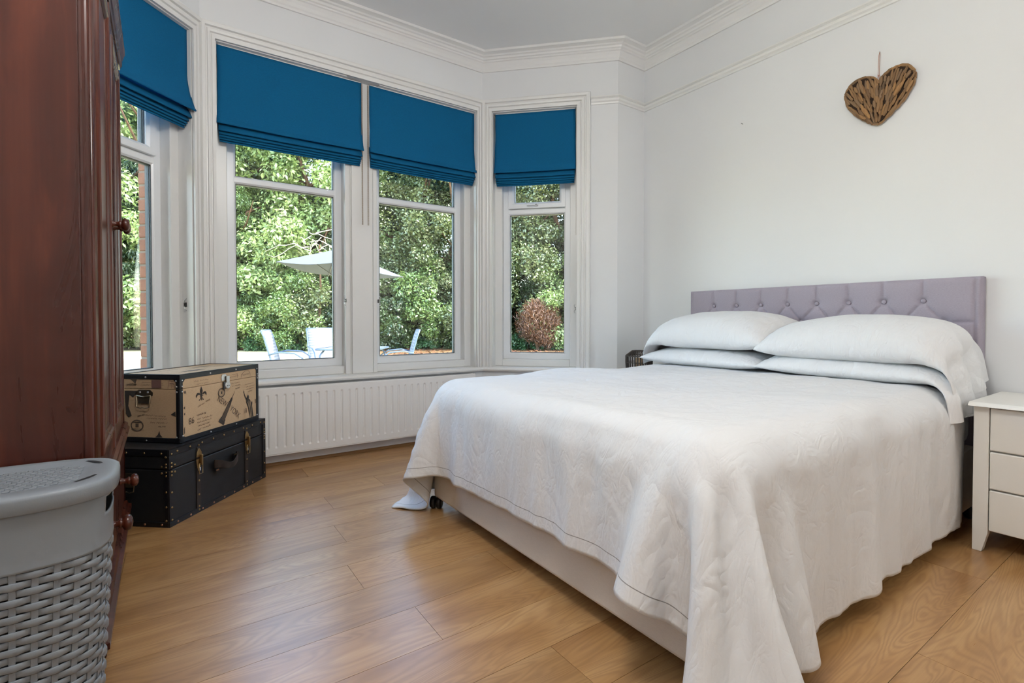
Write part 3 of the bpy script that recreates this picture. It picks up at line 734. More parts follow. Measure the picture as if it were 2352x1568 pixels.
def wardrobe():
    W_, D, H = 1.07, .57, 2.02
    t = thing('wardrobe', 'tall dark mahogany double wardrobe with moulded doors and turned knobs', 'wardrobe', (-.146, 1.53, 0), math.radians(.8))
    for y in (0.0, W_ - .022):
        b = MB(); b.box(-D, -.024, y, y + .022, .06, H - .06); b.build('side_panel', 'mahogany', t, bevel=.002)
    b = MB(); b.box(-D, -D + .012, .022, W_ - .022, .06, H - .06); b.build('back_panel', 'mahogany', t)
    b = MB(); b.box(-D + .012, -.024, .022, W_ - .022, .44, .46); b.build('shelf', 'mahogany', t)
    b = MB(); b.box(-D + .012, -.024, .022, W_ - .022, .10, .12); b.build('bottom_panel', 'mahogany', t)
    for y0, y1 in ((-.004, .05), (W_ - .05, W_ + .004)):                      # rounded, reeded corner posts
        b = MB(); b.box(-.026, -.004, y0, y1, .06, H - .06); po = b.build('corner_post', 'mahogany', t, bevel=.008, seg=3)
        for q in (.25, .5, .75):
            r = MB(); yy = y0 + (y1 - y0) * q; r.tube([(-.004, yy, .16), (-.004, yy, H - .12)], .0055, 8); r.build('reed', 'mahogany', po, smooth=True)
    # crown and plinth
    def mould(name, z0, prof):
        pts = [(-D, -0.0, 0, -1), (0, 0, 1, -1), (0, W_, 1, 1), (-D, W_, 0, 1)]
        rows = [[(x + (nx if i in (1, 2) else 0) * o, y + ny * o, z0 + z) for o, z in prof] for i, (x, y, nx, ny) in enumerate(pts)]
        m = MB(); m.strip(rows, closed_v=True); n = len(prof); m.f.append(tuple(range(n))); m.f.append(tuple(3 * n + k for k in range(n))[::-1]); return m.build(name, 'mahogany', t)
    mould('crown_moulding', H - .1, [(-.02, 0), (.002, 0), (.004, .012), (.008, .018), (.009, .04), (.015, .064), (.018, .07), (.018, .088), (.015, .094), (-.02, .094)])
    b = MB(); b.box(-D, .0, .0, W_, H - .02, H - .006); b.build('top_panel', 'mahogany', t)
    mould('base_moulding', .085, [(-.02, 0), (.004, 0), (.012, .008), (.014, .024), (.020, .03), (.020, .044), (.010, .050), (.006, .064), (-.02, .07)])
    mould('waist_moulding', .425, [(-.02, 0), (.004, 0), (.008, .01), (.016, .016), (.018, .028), (.012, .034), (.012, .046), (.004, .054), (-.02, .056)])
    for y in (.0, W_ - .07):
        for x0, x1 in ((-.07, .004), (-D, -D + .07)):
            f = MB(); f.prism([(y, .0), (y + .05, .0), (y + .07, .09), (y, .09)] if y < .5 else [(y + .02, .0), (y + .07, .0), (y + .07, .09), (y, .09)], x0, x1, lambda a, z, x: (x, a, z)); f.build('foot', 'mahogany', t, bevel=.003)
    # doors
    zb, zt = .482, H - .105
    for y0, y1, ky in ((.052, W_ / 2 - .002, W_ / 2 - .035), (W_ / 2 + .002, W_ - .052, W_ / 2 + .038)):
        d = thing_part('door', t)
        s = MB(); w = .075
        s.box(-.024, -.002, y0, y0 + w, zb, zt); s.box(-.024, -.002, y1 - w, y1, zb, zt); s.box(-.024, -.002, y0 + w, y1 - w, zb, zb + .08); s.box(-.024, -.002, y0 + w, y1 - w, zt - .08, zt); s.build('stiles_and_rails', 'mahogany', d, bevel=.0015, seg=1)
        p = MB(); p.box(-.020, -.0055, y0 + w, y1 - w, zb + .08, zt - .08); p.build('panel', 'mahogany', d)
        f = MB(); frame_mould(f, y0 + w - .012, y1 - w + .012, zb + .068, zt - .068, [(0, -.002), (0, .003), (.006, .006), (.014, .005), (.018, .001), (.024, .0), (.030, -.004), (.030, -.006)]); f.build('panel_moulding', 'mahogany', d)
        knob(d, ky, 1.205, -.002)
    b = MB(); b.box(-.02, .003, W_ / 2 - .012, W_ / 2 + .012, zb, zt); b.build('centre_bead', 'mahogany', t, bevel=.004)
    dr = thing_part('drawer', t); b = MB(); b.box(-.024, .0, .052, W_ - .052, .165, .422); b.build('drawer_front', 'mahogany', dr, bevel=.004)
    for y in (.245, .705): knob(dr, y, .325, 0, 1.12)
    return t
wardrobe()

# ------------------------------------------------------------------ laundry basket
def basket():
    m = Mat('grey_plastic', srgb(126, 132, 139), .42, spec=.45); v = m.coords('Object'); m.bump(m.noise(v, 400, 2), .12, .001); M['grey_plastic'] = m.m
    t = thing('laundry_basket', 'grey plastic woven laundry basket with a hinged lid', 'basket', (-.318, 1.374, 0))
    def se(a, b, ang, n=3.4):
        c, s = math.cos(ang), math.sin(ang); return a * math.copysign(abs(c) ** (2 / n), c), b * math.copysign(abs(s) ** (2 / n), s)
    def ab(z): q = z / .548; return .183 + .030 * q, .106 + .026 * q
    # even arc-length angles
    N = 190; fine = [se(.2, .125, 2 * PI * k / 2000) for k in range(2001)]; cum = [0]
    for k in range(2000): cum.append(cum[-1] + math.hypot(fine[k + 1][0] - fine[k][0], fine[k + 1][1] - fine[k][1]))
    ang = []; j = 0
    for k in range(N):
        target = cum[-1] * k / N
        while cum[j] < target: j += 1
        ang.append(2 * PI * j / 2000)
    def pt(z, k, off=0):
        a, b = ab(z); return se(a + off, b + off, ang[k % N])
    rib_p = 5
    wv = MB(); z = .035; r = 0
    while z < .4305:
        rows = []
        for k in range(N):
            ph = (k / rib_p + r) * PI; off = .0027 * math.cos(ph); half = .0070 + .0004 * math.cos(2 * ph)
            pts = []
            for dz, do in ((-half, 0), (-half * .75, .0018), (half * .75, .0018), (half, 0), (half * .75, -.0012), (-half * .75, -.0012)):
                x, y = pt(z, k, off + do); pts.append((x, y, z + dz))
            rows.append(pts)
        wv.strip(rows, closed_u=True, closed_v=True); z += .0152; r += 1
    o = wv.build('woven_strands', 'grey_plastic', t, smooth=True); o['kind'] = 'stuff'
    rb = MB()
    for k in range(0, N, rib_p):
        rows = []
        for z in (.01, .15, .3, .45):
            q = []
            for dk, off in ((-.8, -.004), (.8, -.004), (.8, .0012), (-.8, .0012)):
                i0 = int(math.floor(k + dk)); fr_ = k + dk - i0; a = pt(z, i0, off); b = pt(z, i0 + 1, off); q.append((a[0] + (b[0] - a[0]) * fr_, a[1] + (b[1] - a[1]) * fr_, z))
            rows.append(q)
        rb.strip(rows, closed_v=True)
    o = rb.build('ribs', 'grey_plastic', t); o['kind'] = 'stuff'
    def band(name, levels, hole=None):
        mb = MB(); rows = [[(*pt(z, k, off), z) for k in range(N)] for z, off in levels]; n0 = len(mb.v)
        mb.strip(rows, closed_v=True)
        if hole:
            keep = []
            for fce in mb.f:
                c = [sum(mb.v[i][q] for i in fce) / 4 for q in range(3)]
                if not hole(c): keep.append(fce)
            mb.f = keep
        o = mb.build(name, 'grey_plastic', t, smooth=True, fix=False); so = o.modifiers.new('wall', 'SOLIDIFY'); so.thickness = .003; so.offset = -1
    band('upper_band', [(.4385, .004), (.443, .003), (.46, .002), (.498, .001), (.505, .001), (.512, .001), (.532, .001), (.538, .001), (.56, .001)], lambda c: abs(c[1] + .005) < .062 and .502 < c[2] < .536)
    band('foot_band', [(.0, .0), (.012, .003), (.028, .003)])
    b = MB(); b.add([(*pt(.008, k, -.003), .008) for k in range(N)], [tuple(range(N))]); b.build('base_plate', 'grey_plastic', t)
    # lid
    L = thing_part('lid', t); lev = [(.546, .0), (.5465, .008), (.549, .010), (.572, .0105), (.577, .0095), (.580, .006), (.5815, .001), (.582, -.003), (.582, -.022), (.580, -.026), (.5795, -.040), (.577, -.044), (.5765, -.05)]
    mb = MB(); rows = []
    for z, off in lev: rows.append([(*se(.213 + off, .132 + off, ang[k]), z) for k in range(N)])
    mb.strip(rows, closed_v=True); e = (len(lev) - 1) * N; mb.f.append(tuple(e + k for k in range(N))); mb.f.append(tuple(range(N))[::-1])
    mb.build('lid_shell', 'grey_plastic', L, smooth=True)
    w = MB(); nx, ny = 34, 13
    for i in range(nx):
        for j in range(ny):
            x = -.155 + .31 * i / (nx - 1); y = -.075 + .15 * j / (ny - 1)
            if (abs(x) / .166) ** 3.4 + (abs(y) / .085) ** 3.4 > 1: continue
            lx, ly = (.0055, .0042) if (i + j) % 2 else (.0038, .0054); h = .0022 if (i + j) % 2 else .0012
            w.box(x - lx, x + lx, y - ly, y + ly, .5755, .5765 + h)
    o = w.build('lid_weave', 'grey_plastic', L, bevel=.0008, seg=1); o['kind'] = 'stuff'
    for s_ in (1, -1):
        c = MB(); pts = [se(.195, .114, a * s_) for a in [.25 + .5 * q / 14 for q in range(15)]]; inn = [se(.190 - .004 * math.sin(PI * q / 14), .110 - .004 * math.sin(PI * q / 14), s_ * (.25 + .5 * q / 14)) for q in range(15)]
        c.strip([[(*p, .5824) for p in pts], [(*p, .5824) for p in inn]]); c.build('slot_shade', 'gasket', L)  # flat dark strip paints the shade inside a handle opening of the lid
    return t
basket()
# ------------------------------------------------------------------ bed cover: a small cloth simulation
def drape(x0, x1, y0, y1, step, box, rad, floor_z=.006, steps=560, iters=4, seed=3, blockers=()):
    nx = int(round((x1 - x0) / step)) + 1; ny = int(round((y1 - y0) / step)) + 1
    rng = np.random.RandomState(seed)
    X, Y = np.meshgrid(np.linspace(x0, x1, nx), np.linspace(y0, y1, ny), indexing='ij')
    P = np.stack([X, Y, np.full_like(X, box[5] + .012)], -1); P[..., 2] += rng.randn(nx, ny) * .0015
    V = np.zeros_like(P); hx = (x1 - x0) / (nx - 1); hy = (y1 - y0) / (ny - 1)
    lo = np.array([box[0] + rad, box[2] + rad, -1.0]); hi = np.array([box[1] - rad, box[3] - rad, box[5] - rad])
    sets = []
    def pairs(di, dj, rest, k):
        for ph in (0, 1):
            if di and not dj:
                n = (nx - di); idx = [s for s in range(0, n) if (s // di) % 2 == ph]; a = np.array(idx)
                if len(a): sets.append((('i', a, a + di), rest, k))
            elif dj and not di:
                n = (ny - dj); idx = [s for s in range(0, n) if (s // dj) % 2 == ph]; a = np.array(idx)
                if len(a): sets.append((('j', a, a + dj), rest, k))
            else:
                a = np.arange(ph, nx - 1, 2)
                sets.append((('d', a, 1), rest, k)); sets.append((('d', a, -1), rest, k))
    pairs(1, 0, hx, 1.0); pairs(0, 1, hy, 1.0); pairs(1, 1, math.hypot(hx, hy), .35); pairs(2, 0, 2 * hx, .10); pairs(0, 2, 2 * hy, .10); pairs(4, 0, 4 * hx, .05); pairs(0, 4, 4 * hy, .05)
    def solve(P):
        for (kind, a, b), rest, k in sets:
            if kind == 'i': A, B = P[a], P[b]
            elif kind == 'j': A, B = P[:, a], P[:, b]
            else: A, B = (P[a, :-1], P[a + 1, 1:]) if b == 1 else (P[a, 1:], P[a + 1, :-1])
            d = B - A; L = np.sqrt((d * d).sum(-1, keepdims=True)) + 1e-9
            c = d * ((L - rest) / L * .5 * k)
            if kind == 'i': P[a] += c; P[b] -= c
            elif kind == 'j': P[:, a] += c; P[:, b] -= c
            elif b == 1: P[a, :-1] += c; P[a + 1, 1:] -= c
            else: P[a, 1:] += c; P[a + 1, :-1] -= c
    puff = .010 * np.sin(X * 4.1 + 1) * np.sin(Y * 3.7) + .006 * np.sin(X * 9 + Y * 5)
    dt = 1 / 200.
    pin = (X > box[0] + .10) & (Y > box[2] + .10) & (Y < box[3] - .10); P[..., 2] = np.where(pin, box[5] + puff, P[..., 2]); P0 = P.copy()
    for s in range(steps):
        V[..., 2] -= 9.8 * dt; V *= .992 if s < steps * .7 else .95
        Q = P.copy(); P = P + V * dt
        for _ in range(iters):
            solve(P)
            c = np.clip(P, lo, hi); d = P - c; L = np.sqrt((d * d).sum(-1)); r = rad + puff * (d[..., 2] > rad * .7)
            m = (L < r) & (L > 1e-6)
            n = d / (L[..., None] + 1e-9); P[m] = (c + n * r[..., None])[m]
            ins = L <= 1e-6
            if ins.any(): P[..., 2][ins] = box[5]
            for bx in blockers:
                mm = (P[..., 0] > bx[0]) & (P[..., 1] < bx[1]); P[..., 1][mm] = bx[1]
            fl = P[..., 2] < floor_z; P[..., 2][fl] = floor_z
            P[pin] = P0[pin]
        # friction where the cloth lies on something
        m |= ins
        dP = P - Q; dn = (dP * n).sum(-1, keepdims=True) * n
        P[m] = (Q + dn + (dP - dn) * .75)[m]
        P[..., :2][fl] = (Q[..., :2] + (P - Q)[..., :2] * .3)[fl]
        V = (P - Q) / dt; sp = np.sqrt((V * V).sum(-1, keepdims=True)); V *= np.minimum(1, 4.0 / (sp + 1e-6))
    return P, nx, ny
# ------------------------------------------------------------------ bed
def linen(key='linen', col=(.775, .777, .785, 1), hem=None, bump=.2):
    m = Mat(key, col, .85, spec=.15); v = m.coords('Object')
    def ridge(sc, scale, det, dist):                     # creases: the zero lines of a warped noise
        mp = m.node('ShaderNodeMapping'); mp.inputs['Rotation'].default_value = (.35, .2, .5); mp.inputs['Scale'].default_value = sc; m.link(v, mp.inputs[0])
        n = m.noise(mp.outputs[0], scale, det, .5, dist); return m.math('MINIMUM', m.math('ABSOLUTE', m.math('SUBTRACT', n, .5)), .16)
    h = m.math('ADD', m.math('MULTIPLY', ridge((1, 1.5, .7), 4.5, 2, 1.2), 1.3), m.math('ADD', m.math('MULTIPLY', ridge((.8, 2.2, .8), 11, 2, 1.6), .55), m.math('MULTIPLY', ridge((1, 1.6, 1), 30, 2, 1.0), .13)))
    m.bump(h, bump, .05)
    base = m.mix(m.noise(v, 1200, 2), tuple(c * .97 for c in col[:3]) + (1,), col)
    if hem:                                              # stitched hem line, distance from the hem kept in the UV map
        uv = m.node('ShaderNodeUVMap'); sp = m.node('ShaderNodeSeparateXYZ'); m.link(uv.outputs[0], sp.inputs[0])
        d = m.math('ABSOLUTE', m.math('SUBTRACT', sp.outputs[0], .042)); line = m.math('LESS_THAN', d, .0012)
        base = m.mix(m.math('MULTIPLY', line, .8), base, srgb(120, 118, 116))
    m.color(base); M[key] = m.m
linen('linen', bump=.27); linen('linen_hem', hem=True, bump=.24)
fabric('divan_fabric', srgb(214, 205, 194), .04, 800, .9, .15)
fabric('headboard_fabric', srgb(168, 160, 172), .10, 1100, .9, .25)

BX0, BX1, BY0, BY1 = 1.03, 2.995, .66, 2.16
def bed():
    t = thing('double_bed', 'king size divan bed with a buttoned lilac grey headboard', 'bed', ((BX0 + BX1) / 2, (BY0 + BY1) / 2, 0))
    cx, cy = (BX0 + BX1) / 2, (BY0 + BY1) / 2; hx, hy = (BX1 - BX0) / 2, (BY1 - BY0) / 2
    for s_ in (-1, 1):
        b = MB(); b.box(0 if s_ > 0 else -hx, hx if s_ > 0 else -.002, -hy, hy, .057, .33); b.build('divan_base', 'divan_fabric', t, bevel=.012, seg=3)
    b = MB(); b.box(-hx + .01, hx - .01, -hy + .01, hy - .01, .331, .585); mo = b.build('mattress', 'linen', t, bevel=.06, seg=4)
    for sx in (-1, 1):
        for sy in (-1, 1):
            c = thing_part('castor', t); x, y = sx * (hx - .012), sy * (hy - .004)
            for q in (-.015, .015):
                w = MB(); w.lathe([(.016, -.0135), (.025, -.012), (.028, -.006), (.028, .006), (.025, .012), (.016, .0135)], 20, lambda a, b_, h, q=q: (x + a * .7 + (q + h) * .7, y + a * .7 - (q + h) * .7, .0282 + b_)); w.build('wheel', 'black_plastic', c, smooth=True)
            s = MB(); s.tube([(x * .985, y * .98, .03), (x * .985, y * .98, .0602)], .008, 8); s.build('stem', 'dark_metal', c)
    # headboard
    hb = thing_part('headboard', t); Y0, Y1, Z0, Z1 = .646 - cy, 2.171 - cy, .30, 1.097; XF = 3.0 - cx
    row1 = [(.861 + .1609 * k - cy, .990) for k in range(8)]; row2 = [(.861 + .1609 * (k - .5) - cy, .888) for k in range(9)]
    dips = row1 + row2
    creases = [((y, z), (y + .004 * math.sin(k), Z1)) for k, (y, z) in enumerate(row1)]
    for y, z in row1:
        for dy in (-.0805, .0805): creases.append(((y, z), (y + dy, .888)))
    creases += [((row2[0][0], .888), (Y0 + .028, .890)), ((row2[-1][0], .888), (Y1 - .028, .890))] + [((Y0 + .026, Z0), (Y0 + .026, Z1 - .01)), ((Y1 - .026, Z0), (Y1 - .026, Z1 - .01))]
    ny_, nz_ = 254, 134; ys = np.linspace(Y0, Y1, ny_); zs = np.linspace(Z0, Z1, nz_); YY, ZZ = np.meshgrid(ys, zs, indexing='ij')
    dep = np.zeros_like(YY)
    for y, z in dips: r2 = (YY - y) ** 2 + (ZZ - z) ** 2; dep += .016 * np.exp(-r2 / .018 ** 2) + .008 * np.exp(-r2 / .05 ** 2)
    for k, ((ya, za), (yb, zb)) in enumerate(creases):
        d = np.array([yb - ya, zb - za]); L2 = (d ** 2).sum(); s_ = np.clip(((YY - ya) * d[0] + (ZZ - za) * d[1]) / L2, 0, 1); dd = np.hypot(YY - ya - s_ * d[0], ZZ - za - s_ * d[1])
        dep = np.maximum(dep, .0105 * np.exp(-(dd / .005) ** 2) * (1 - .25 * s_) + .004 * np.exp(-(dd / .022) ** 2))
    edge = np.minimum(np.minimum(YY - Y0, Y1 - YY), np.minimum(Z1 - ZZ, 9)); dep += .022 * np.exp(-edge / .006)
    mb = MB(); mb.strip([[(XF + dep[i, j] - .004, ys[i], zs[j]) for j in range(nz_)] for i in range(ny_)]); mb.build('upholstery', 'headboard_fabric', hb, smooth=True)
    b = MB(); b.box(XF + .022, 3.055 - cx, Y0, Y1, Z0, Z1 - .001); b.build('backing_board', 'headboard_fabric', hb, bevel=.004)
    bd = None
    for y, z in dips:
        if bd is None:
            b = MB(); b.lathe([(.0112, 0), (.011, .003), (.008, .006), (.002, .0072)], 14, lambda a, b_, h: (-h, a, b_)); o = b.build('button', 'headboard_fabric', hb, smooth=True); bd = o.data
        else: o = link('button', bd, None, hb)
        o.location = (XF + .013, y, z)
    for sy in (-1, 1):
        b = MB(); b.box(3.01 - cx, 3.03 - cx, sy * .5 - .03, sy * .5 + .03, .0, .32); b.build('strut', 'bead_wood', hb)
    return t
bed()

def duvet():
    P, nx, ny = drape(.64, 2.70, .135, 2.63, .02, (.995, 3.2, .632, 2.188, 0, .622), .12, blockers=[(2.45, .605)])
    # creases that the coarse cloth cannot carry: along the fall of the hanging parts, and a few drag lines on the top
    du = np.gradient(P, axis=0); dv = np.gradient(P, axis=1); nr = np.cross(du, dv); nr /= np.linalg.norm(nr, axis=-1, keepdims=True) + 1e-9
    hang = np.clip((.60 - P[..., 2]) / .12, 0, 1)
    for i in range(nx):
        for j in range(ny):
            x, y, z = P[i, j]; a = (x if y < .75 or y > 2.1 else y); 
            w = (.015 * mnoise.noise(Vector((a * 9, z * 1.6, 1))) + .009 * mnoise.noise(Vector((a * 24, z * 3, 4)))) * hang[i, j]
            w += (.0055 * mnoise.noise(Vector((x * 7 + y * 2, y * 14, 7))) + .0035 * mnoise.noise(Vector((x * 19, y * 23, 2)))) * (1 - .5 * hang[i, j])
            P[i, j] += nr[i, j] * w
    P[..., 2] = np.maximum(P[..., 2], .004)
    me = bpy.data.meshes.new('duvet'); c = np.array([1.9, 1.41, .35]); V = (P.reshape(-1, 3) - c)
    fs = [(i * ny + j, (i + 1) * ny + j, (i + 1) * ny + j + 1, i * ny + j + 1) for i in range(nx - 1) for j in range(ny - 1)]
    me.from_pydata(V.tolist(), [], fs); me.update()
    uv = me.uv_layers.new(name='UVMap'); hem = np.arange(nx)[:, None] * np.ones((1, ny)) * (2.70 - .64) / (nx - 1); hem = hem.reshape(-1)
    along = (np.ones((nx, 1)) * np.arange(ny)[None] * .02).reshape(-1); vi = np.empty(len(me.loops), dtype=np.int32); me.loops.foreach_get('vertex_index', vi)
    uv.data.foreach_set('uv', np.stack([hem[vi], along[vi]], -1).astype(np.float32).ravel())
    o = link('duvet', me, 'linen_hem', None, True); o.location = c
    s = o.modifiers.new('subdivision', 'SUBSURF'); s.levels = 1; s.render_levels = 1
    s = o.modifiers.new('thick', 'SOLIDIFY'); s.thickness = .005; s.offset = -1
    tag(o, 'white cotton duvet cover hanging over the bed to the floor', 'bedding')
duvet()

def pillow(label, loc, L, Wd, T, tilt, flap=0.0, side=1, seed=0, rz=0, bend0=.30, R=.13, group='white pillows on the bed', sag=0.0):
    """side: +1 flap towards +y, -1 towards -y"""
    nu, nv = 30, 46; smax = L / 2 + flap
    def surf(top):
        rows = []
        for j in range(nv + 1):
            s_ = -L / 2 + (L + flap) * j / nv; v = max(-1, min(1, s_ / (L / 2))); row = []
            # spine
            y, z, nyv, nzv = s_, 0.0, 0.0, 1.0
            if flap and s_ > bend0:
                th = min(1.45, (s_ - bend0) / R); y = bend0 + R * math.sin(th); z = -R * (1 - math.cos(th)); extra = max(0, (s_ - bend0) - 1.45 * R); y += extra * math.cos(1.45); z -= extra * math.sin(1.45); nyv, nzv = math.sin(th), math.cos(th)
            else: z -= sag * (v * v)
            for i in range(nu + 1):
                u = -1 + 2 * i / nu; wsc = 1 - .05 * math.cos(v * PI / 2) + (.05 if s_ > L / 2 else 0)
                x = Wd / 2 * u * wsc
                h = T / 2 * max(0, 1 - abs(u) ** 2.5) ** .55 * max(0, 1 - abs(v) ** 3.2) ** .5
                if flap and s_ > L / 2 - .05: h = max(h, .010 * max(0, 1 - abs(u) ** 8))
                k = 1.15 if top else -.75
                pos = Vector((x * 3, s_ * 3, seed * 3.1)); n = mnoise.noise(pos) * .016 + mnoise.noise(pos * 2.7 + Vector((5, 1, 0))) * .006
                radial = abs(v) ** 4 * math.sin(u * 17 + seed) * .006 + (abs(v) > .75) * math.sin(u * 31 + seed * 2) * .002
                hh = h * k + (n + radial) * (h / (T / 2)) * (1 if top else .4) + (math.sin(u * 9 + seed) * .012 * (1 if flap and s_ > L / 2 - .03 else 0))
                row.append((x, side * (y + nyv * hh), z + nzv * hh))
            rows.append(row)
        return rows
    mb = MB(); a = surf(True); b = surf(False); mb.strip(a); mb.strip([r[::-1] for r in b])
    me = bpy.data.meshes.new('pillow'); me.from_pydata(mb.v, [], mb.f)
    bm = bmesh.new(); bm.from_mesh(me); bmesh.ops.remove_doubles(bm, verts=bm.verts, dist=.0012); bmesh.ops.recalc_face_normals(bm, faces=bm.faces); bm.to_mesh(me); bm.free()
    o = link('pillow', me, 'linen', None, True, subsurf=1); o.location = loc; o.rotation_euler = (0, tilt, rz); tag(o, label, 'pillow', group); return o
LOWZ = .668
pillow('white pillow lying flat under another beside the bay window', (2.735, 1.80, LOWZ), .80, .47, .125, math.radians(-3), 0, 1, 1)
pillow('white pillow lying flat under another beside the white drawer chest', (2.735, 1.03, LOWZ), .80, .47, .125, math.radians(-3), .12, -1, 2, bend0=.30, R=.10)
pillow('plump white upper pillow beside the bay window', (2.745, 1.78, .822), .78, .46, .21, math.radians(-15), .12, 1, 3, bend0=.28, R=.13)
pillow('plump white upper pillow drooping its open end over the bed edge', (2.735, 1.04, .795), .80, .47, .20, math.radians(-13), .17, -1, 4, bend0=.27, R=.13)
# ------------------------------------------------------------------ bedside drawers
paint('cream_paint', srgb(236, 234, 228), .35, .02, 80, .45)
def bedside(loc, w, label):
    """front faces -x; loc is the front corner nearest the bed on the +y side, floor level"""
    t = thing('bedside_chest', label, 'drawers', loc, 0, 'white bedside chests of three drawers'); D = .46
    b = MB(); b.prism([(-.03, .566), (-.026, .574), (-.012, .581), (D, .581), (D, .566)], -w - .012, .012, lambda x, z, y: (x, y, z)); b.build('top', 'cream_paint', t, bevel=.002)
    for y0, y1, s_ in ((-.045, 0, 1), (-w, -w + .045, -1)):
        for x0, x1 in ((0, .04), (D - .05, D - .01)):
            l = MB(); inner = y0 if s_ > 0 else y1; outer = y1 if s_ > 0 else y0
            l.prism([(outer, .0), (outer - s_ * .028, .0), (inner, .075), (inner, .5655), (outer, .5655)], x0, x1, lambda y, z, x: (x, y, z)); l.build('leg', 'cream_paint', t, bevel=.002)
    for y in (-.012, -w + .004):
        s = MB(); s.box(.04, D - .05, y, y + .008, .085, .5655); s.build('side_panel', 'cream_paint', t)
    s = MB(); s.box(.03, D - .03, -w + .012, -.012, .088, .10); s.build('bottom', 'cream_paint', t); s = MB(); s.box(D - .03, D - .022, -w + .045, -.045, .088, .5655); s.build('back', 'cream_paint', t)
    for z0, z1 in ((.087, .244), (.250, .392), (.398, .560)):
        d = MB(); d.box(.002, .022, -w + .047, -.047, z0, z1); d.build('drawer', 'cream_paint', t, bevel=.004)
        r = MB(); r.box(.022, .03, -w + .045, -.045, z1 - .002, z1 + .008 if z1 < .5 else z1 + .0055); r.build('rail', 'cream_paint', t)
    return t
bedside((2.588, .577, 0), .44, 'white three drawer bedside chest with tapered legs beside the near bed edge')
far = bedside((2.588, 2.62, 0), .385, 'white three drawer bedside chest in the corner by the bay window'); far.scale = (1, 1, .92)

def lantern():
    t = thing('candle_lantern', 'small dark slatted wooden lantern with a candle behind the pillows', 'lantern', (2.80, 2.45, .535))
    plain('dark_slat', srgb(62, 56, 52), .6); plain('wax', srgb(226, 196, 158), .5)
    n = 30
    for r, z, th in ((.088, .004, .005), (.093, .058, .0035), (.093, .104, .004), (.046, .140, .004)):
        b = MB(); b.tube([(r * math.cos(2 * PI * k / 40), r * math.sin(2 * PI * k / 40), z) for k in range(41)], th, 6, cap=False); b.build('ring', 'dark_slat', t, smooth=True)
    b = MB(); b.lathe([(.088, 0), (.088, .004), (.02, .005)], 24); b.build('base', 'dark_slat', t)
    sl = None
    for k in range(n):
        a = 2 * PI * k / n; b = MB(); b.tube([(.089, 0, .002), (.093, 0, .058), (.093, 0, .104), (.046, 0, .140)], .005, 5)
        if sl is None: o = b.build('slat', 'dark_slat', t); sl = o.data
        else: o = link('slat', sl, None, t)
        o.rotation_euler.z = a
    c = MB(); c.lathe([(.024, .005), (.025, .085), (.022, .088), (.004, .086)], 16); ca = c.build('candle', 'wax', t, smooth=True)
lantern()

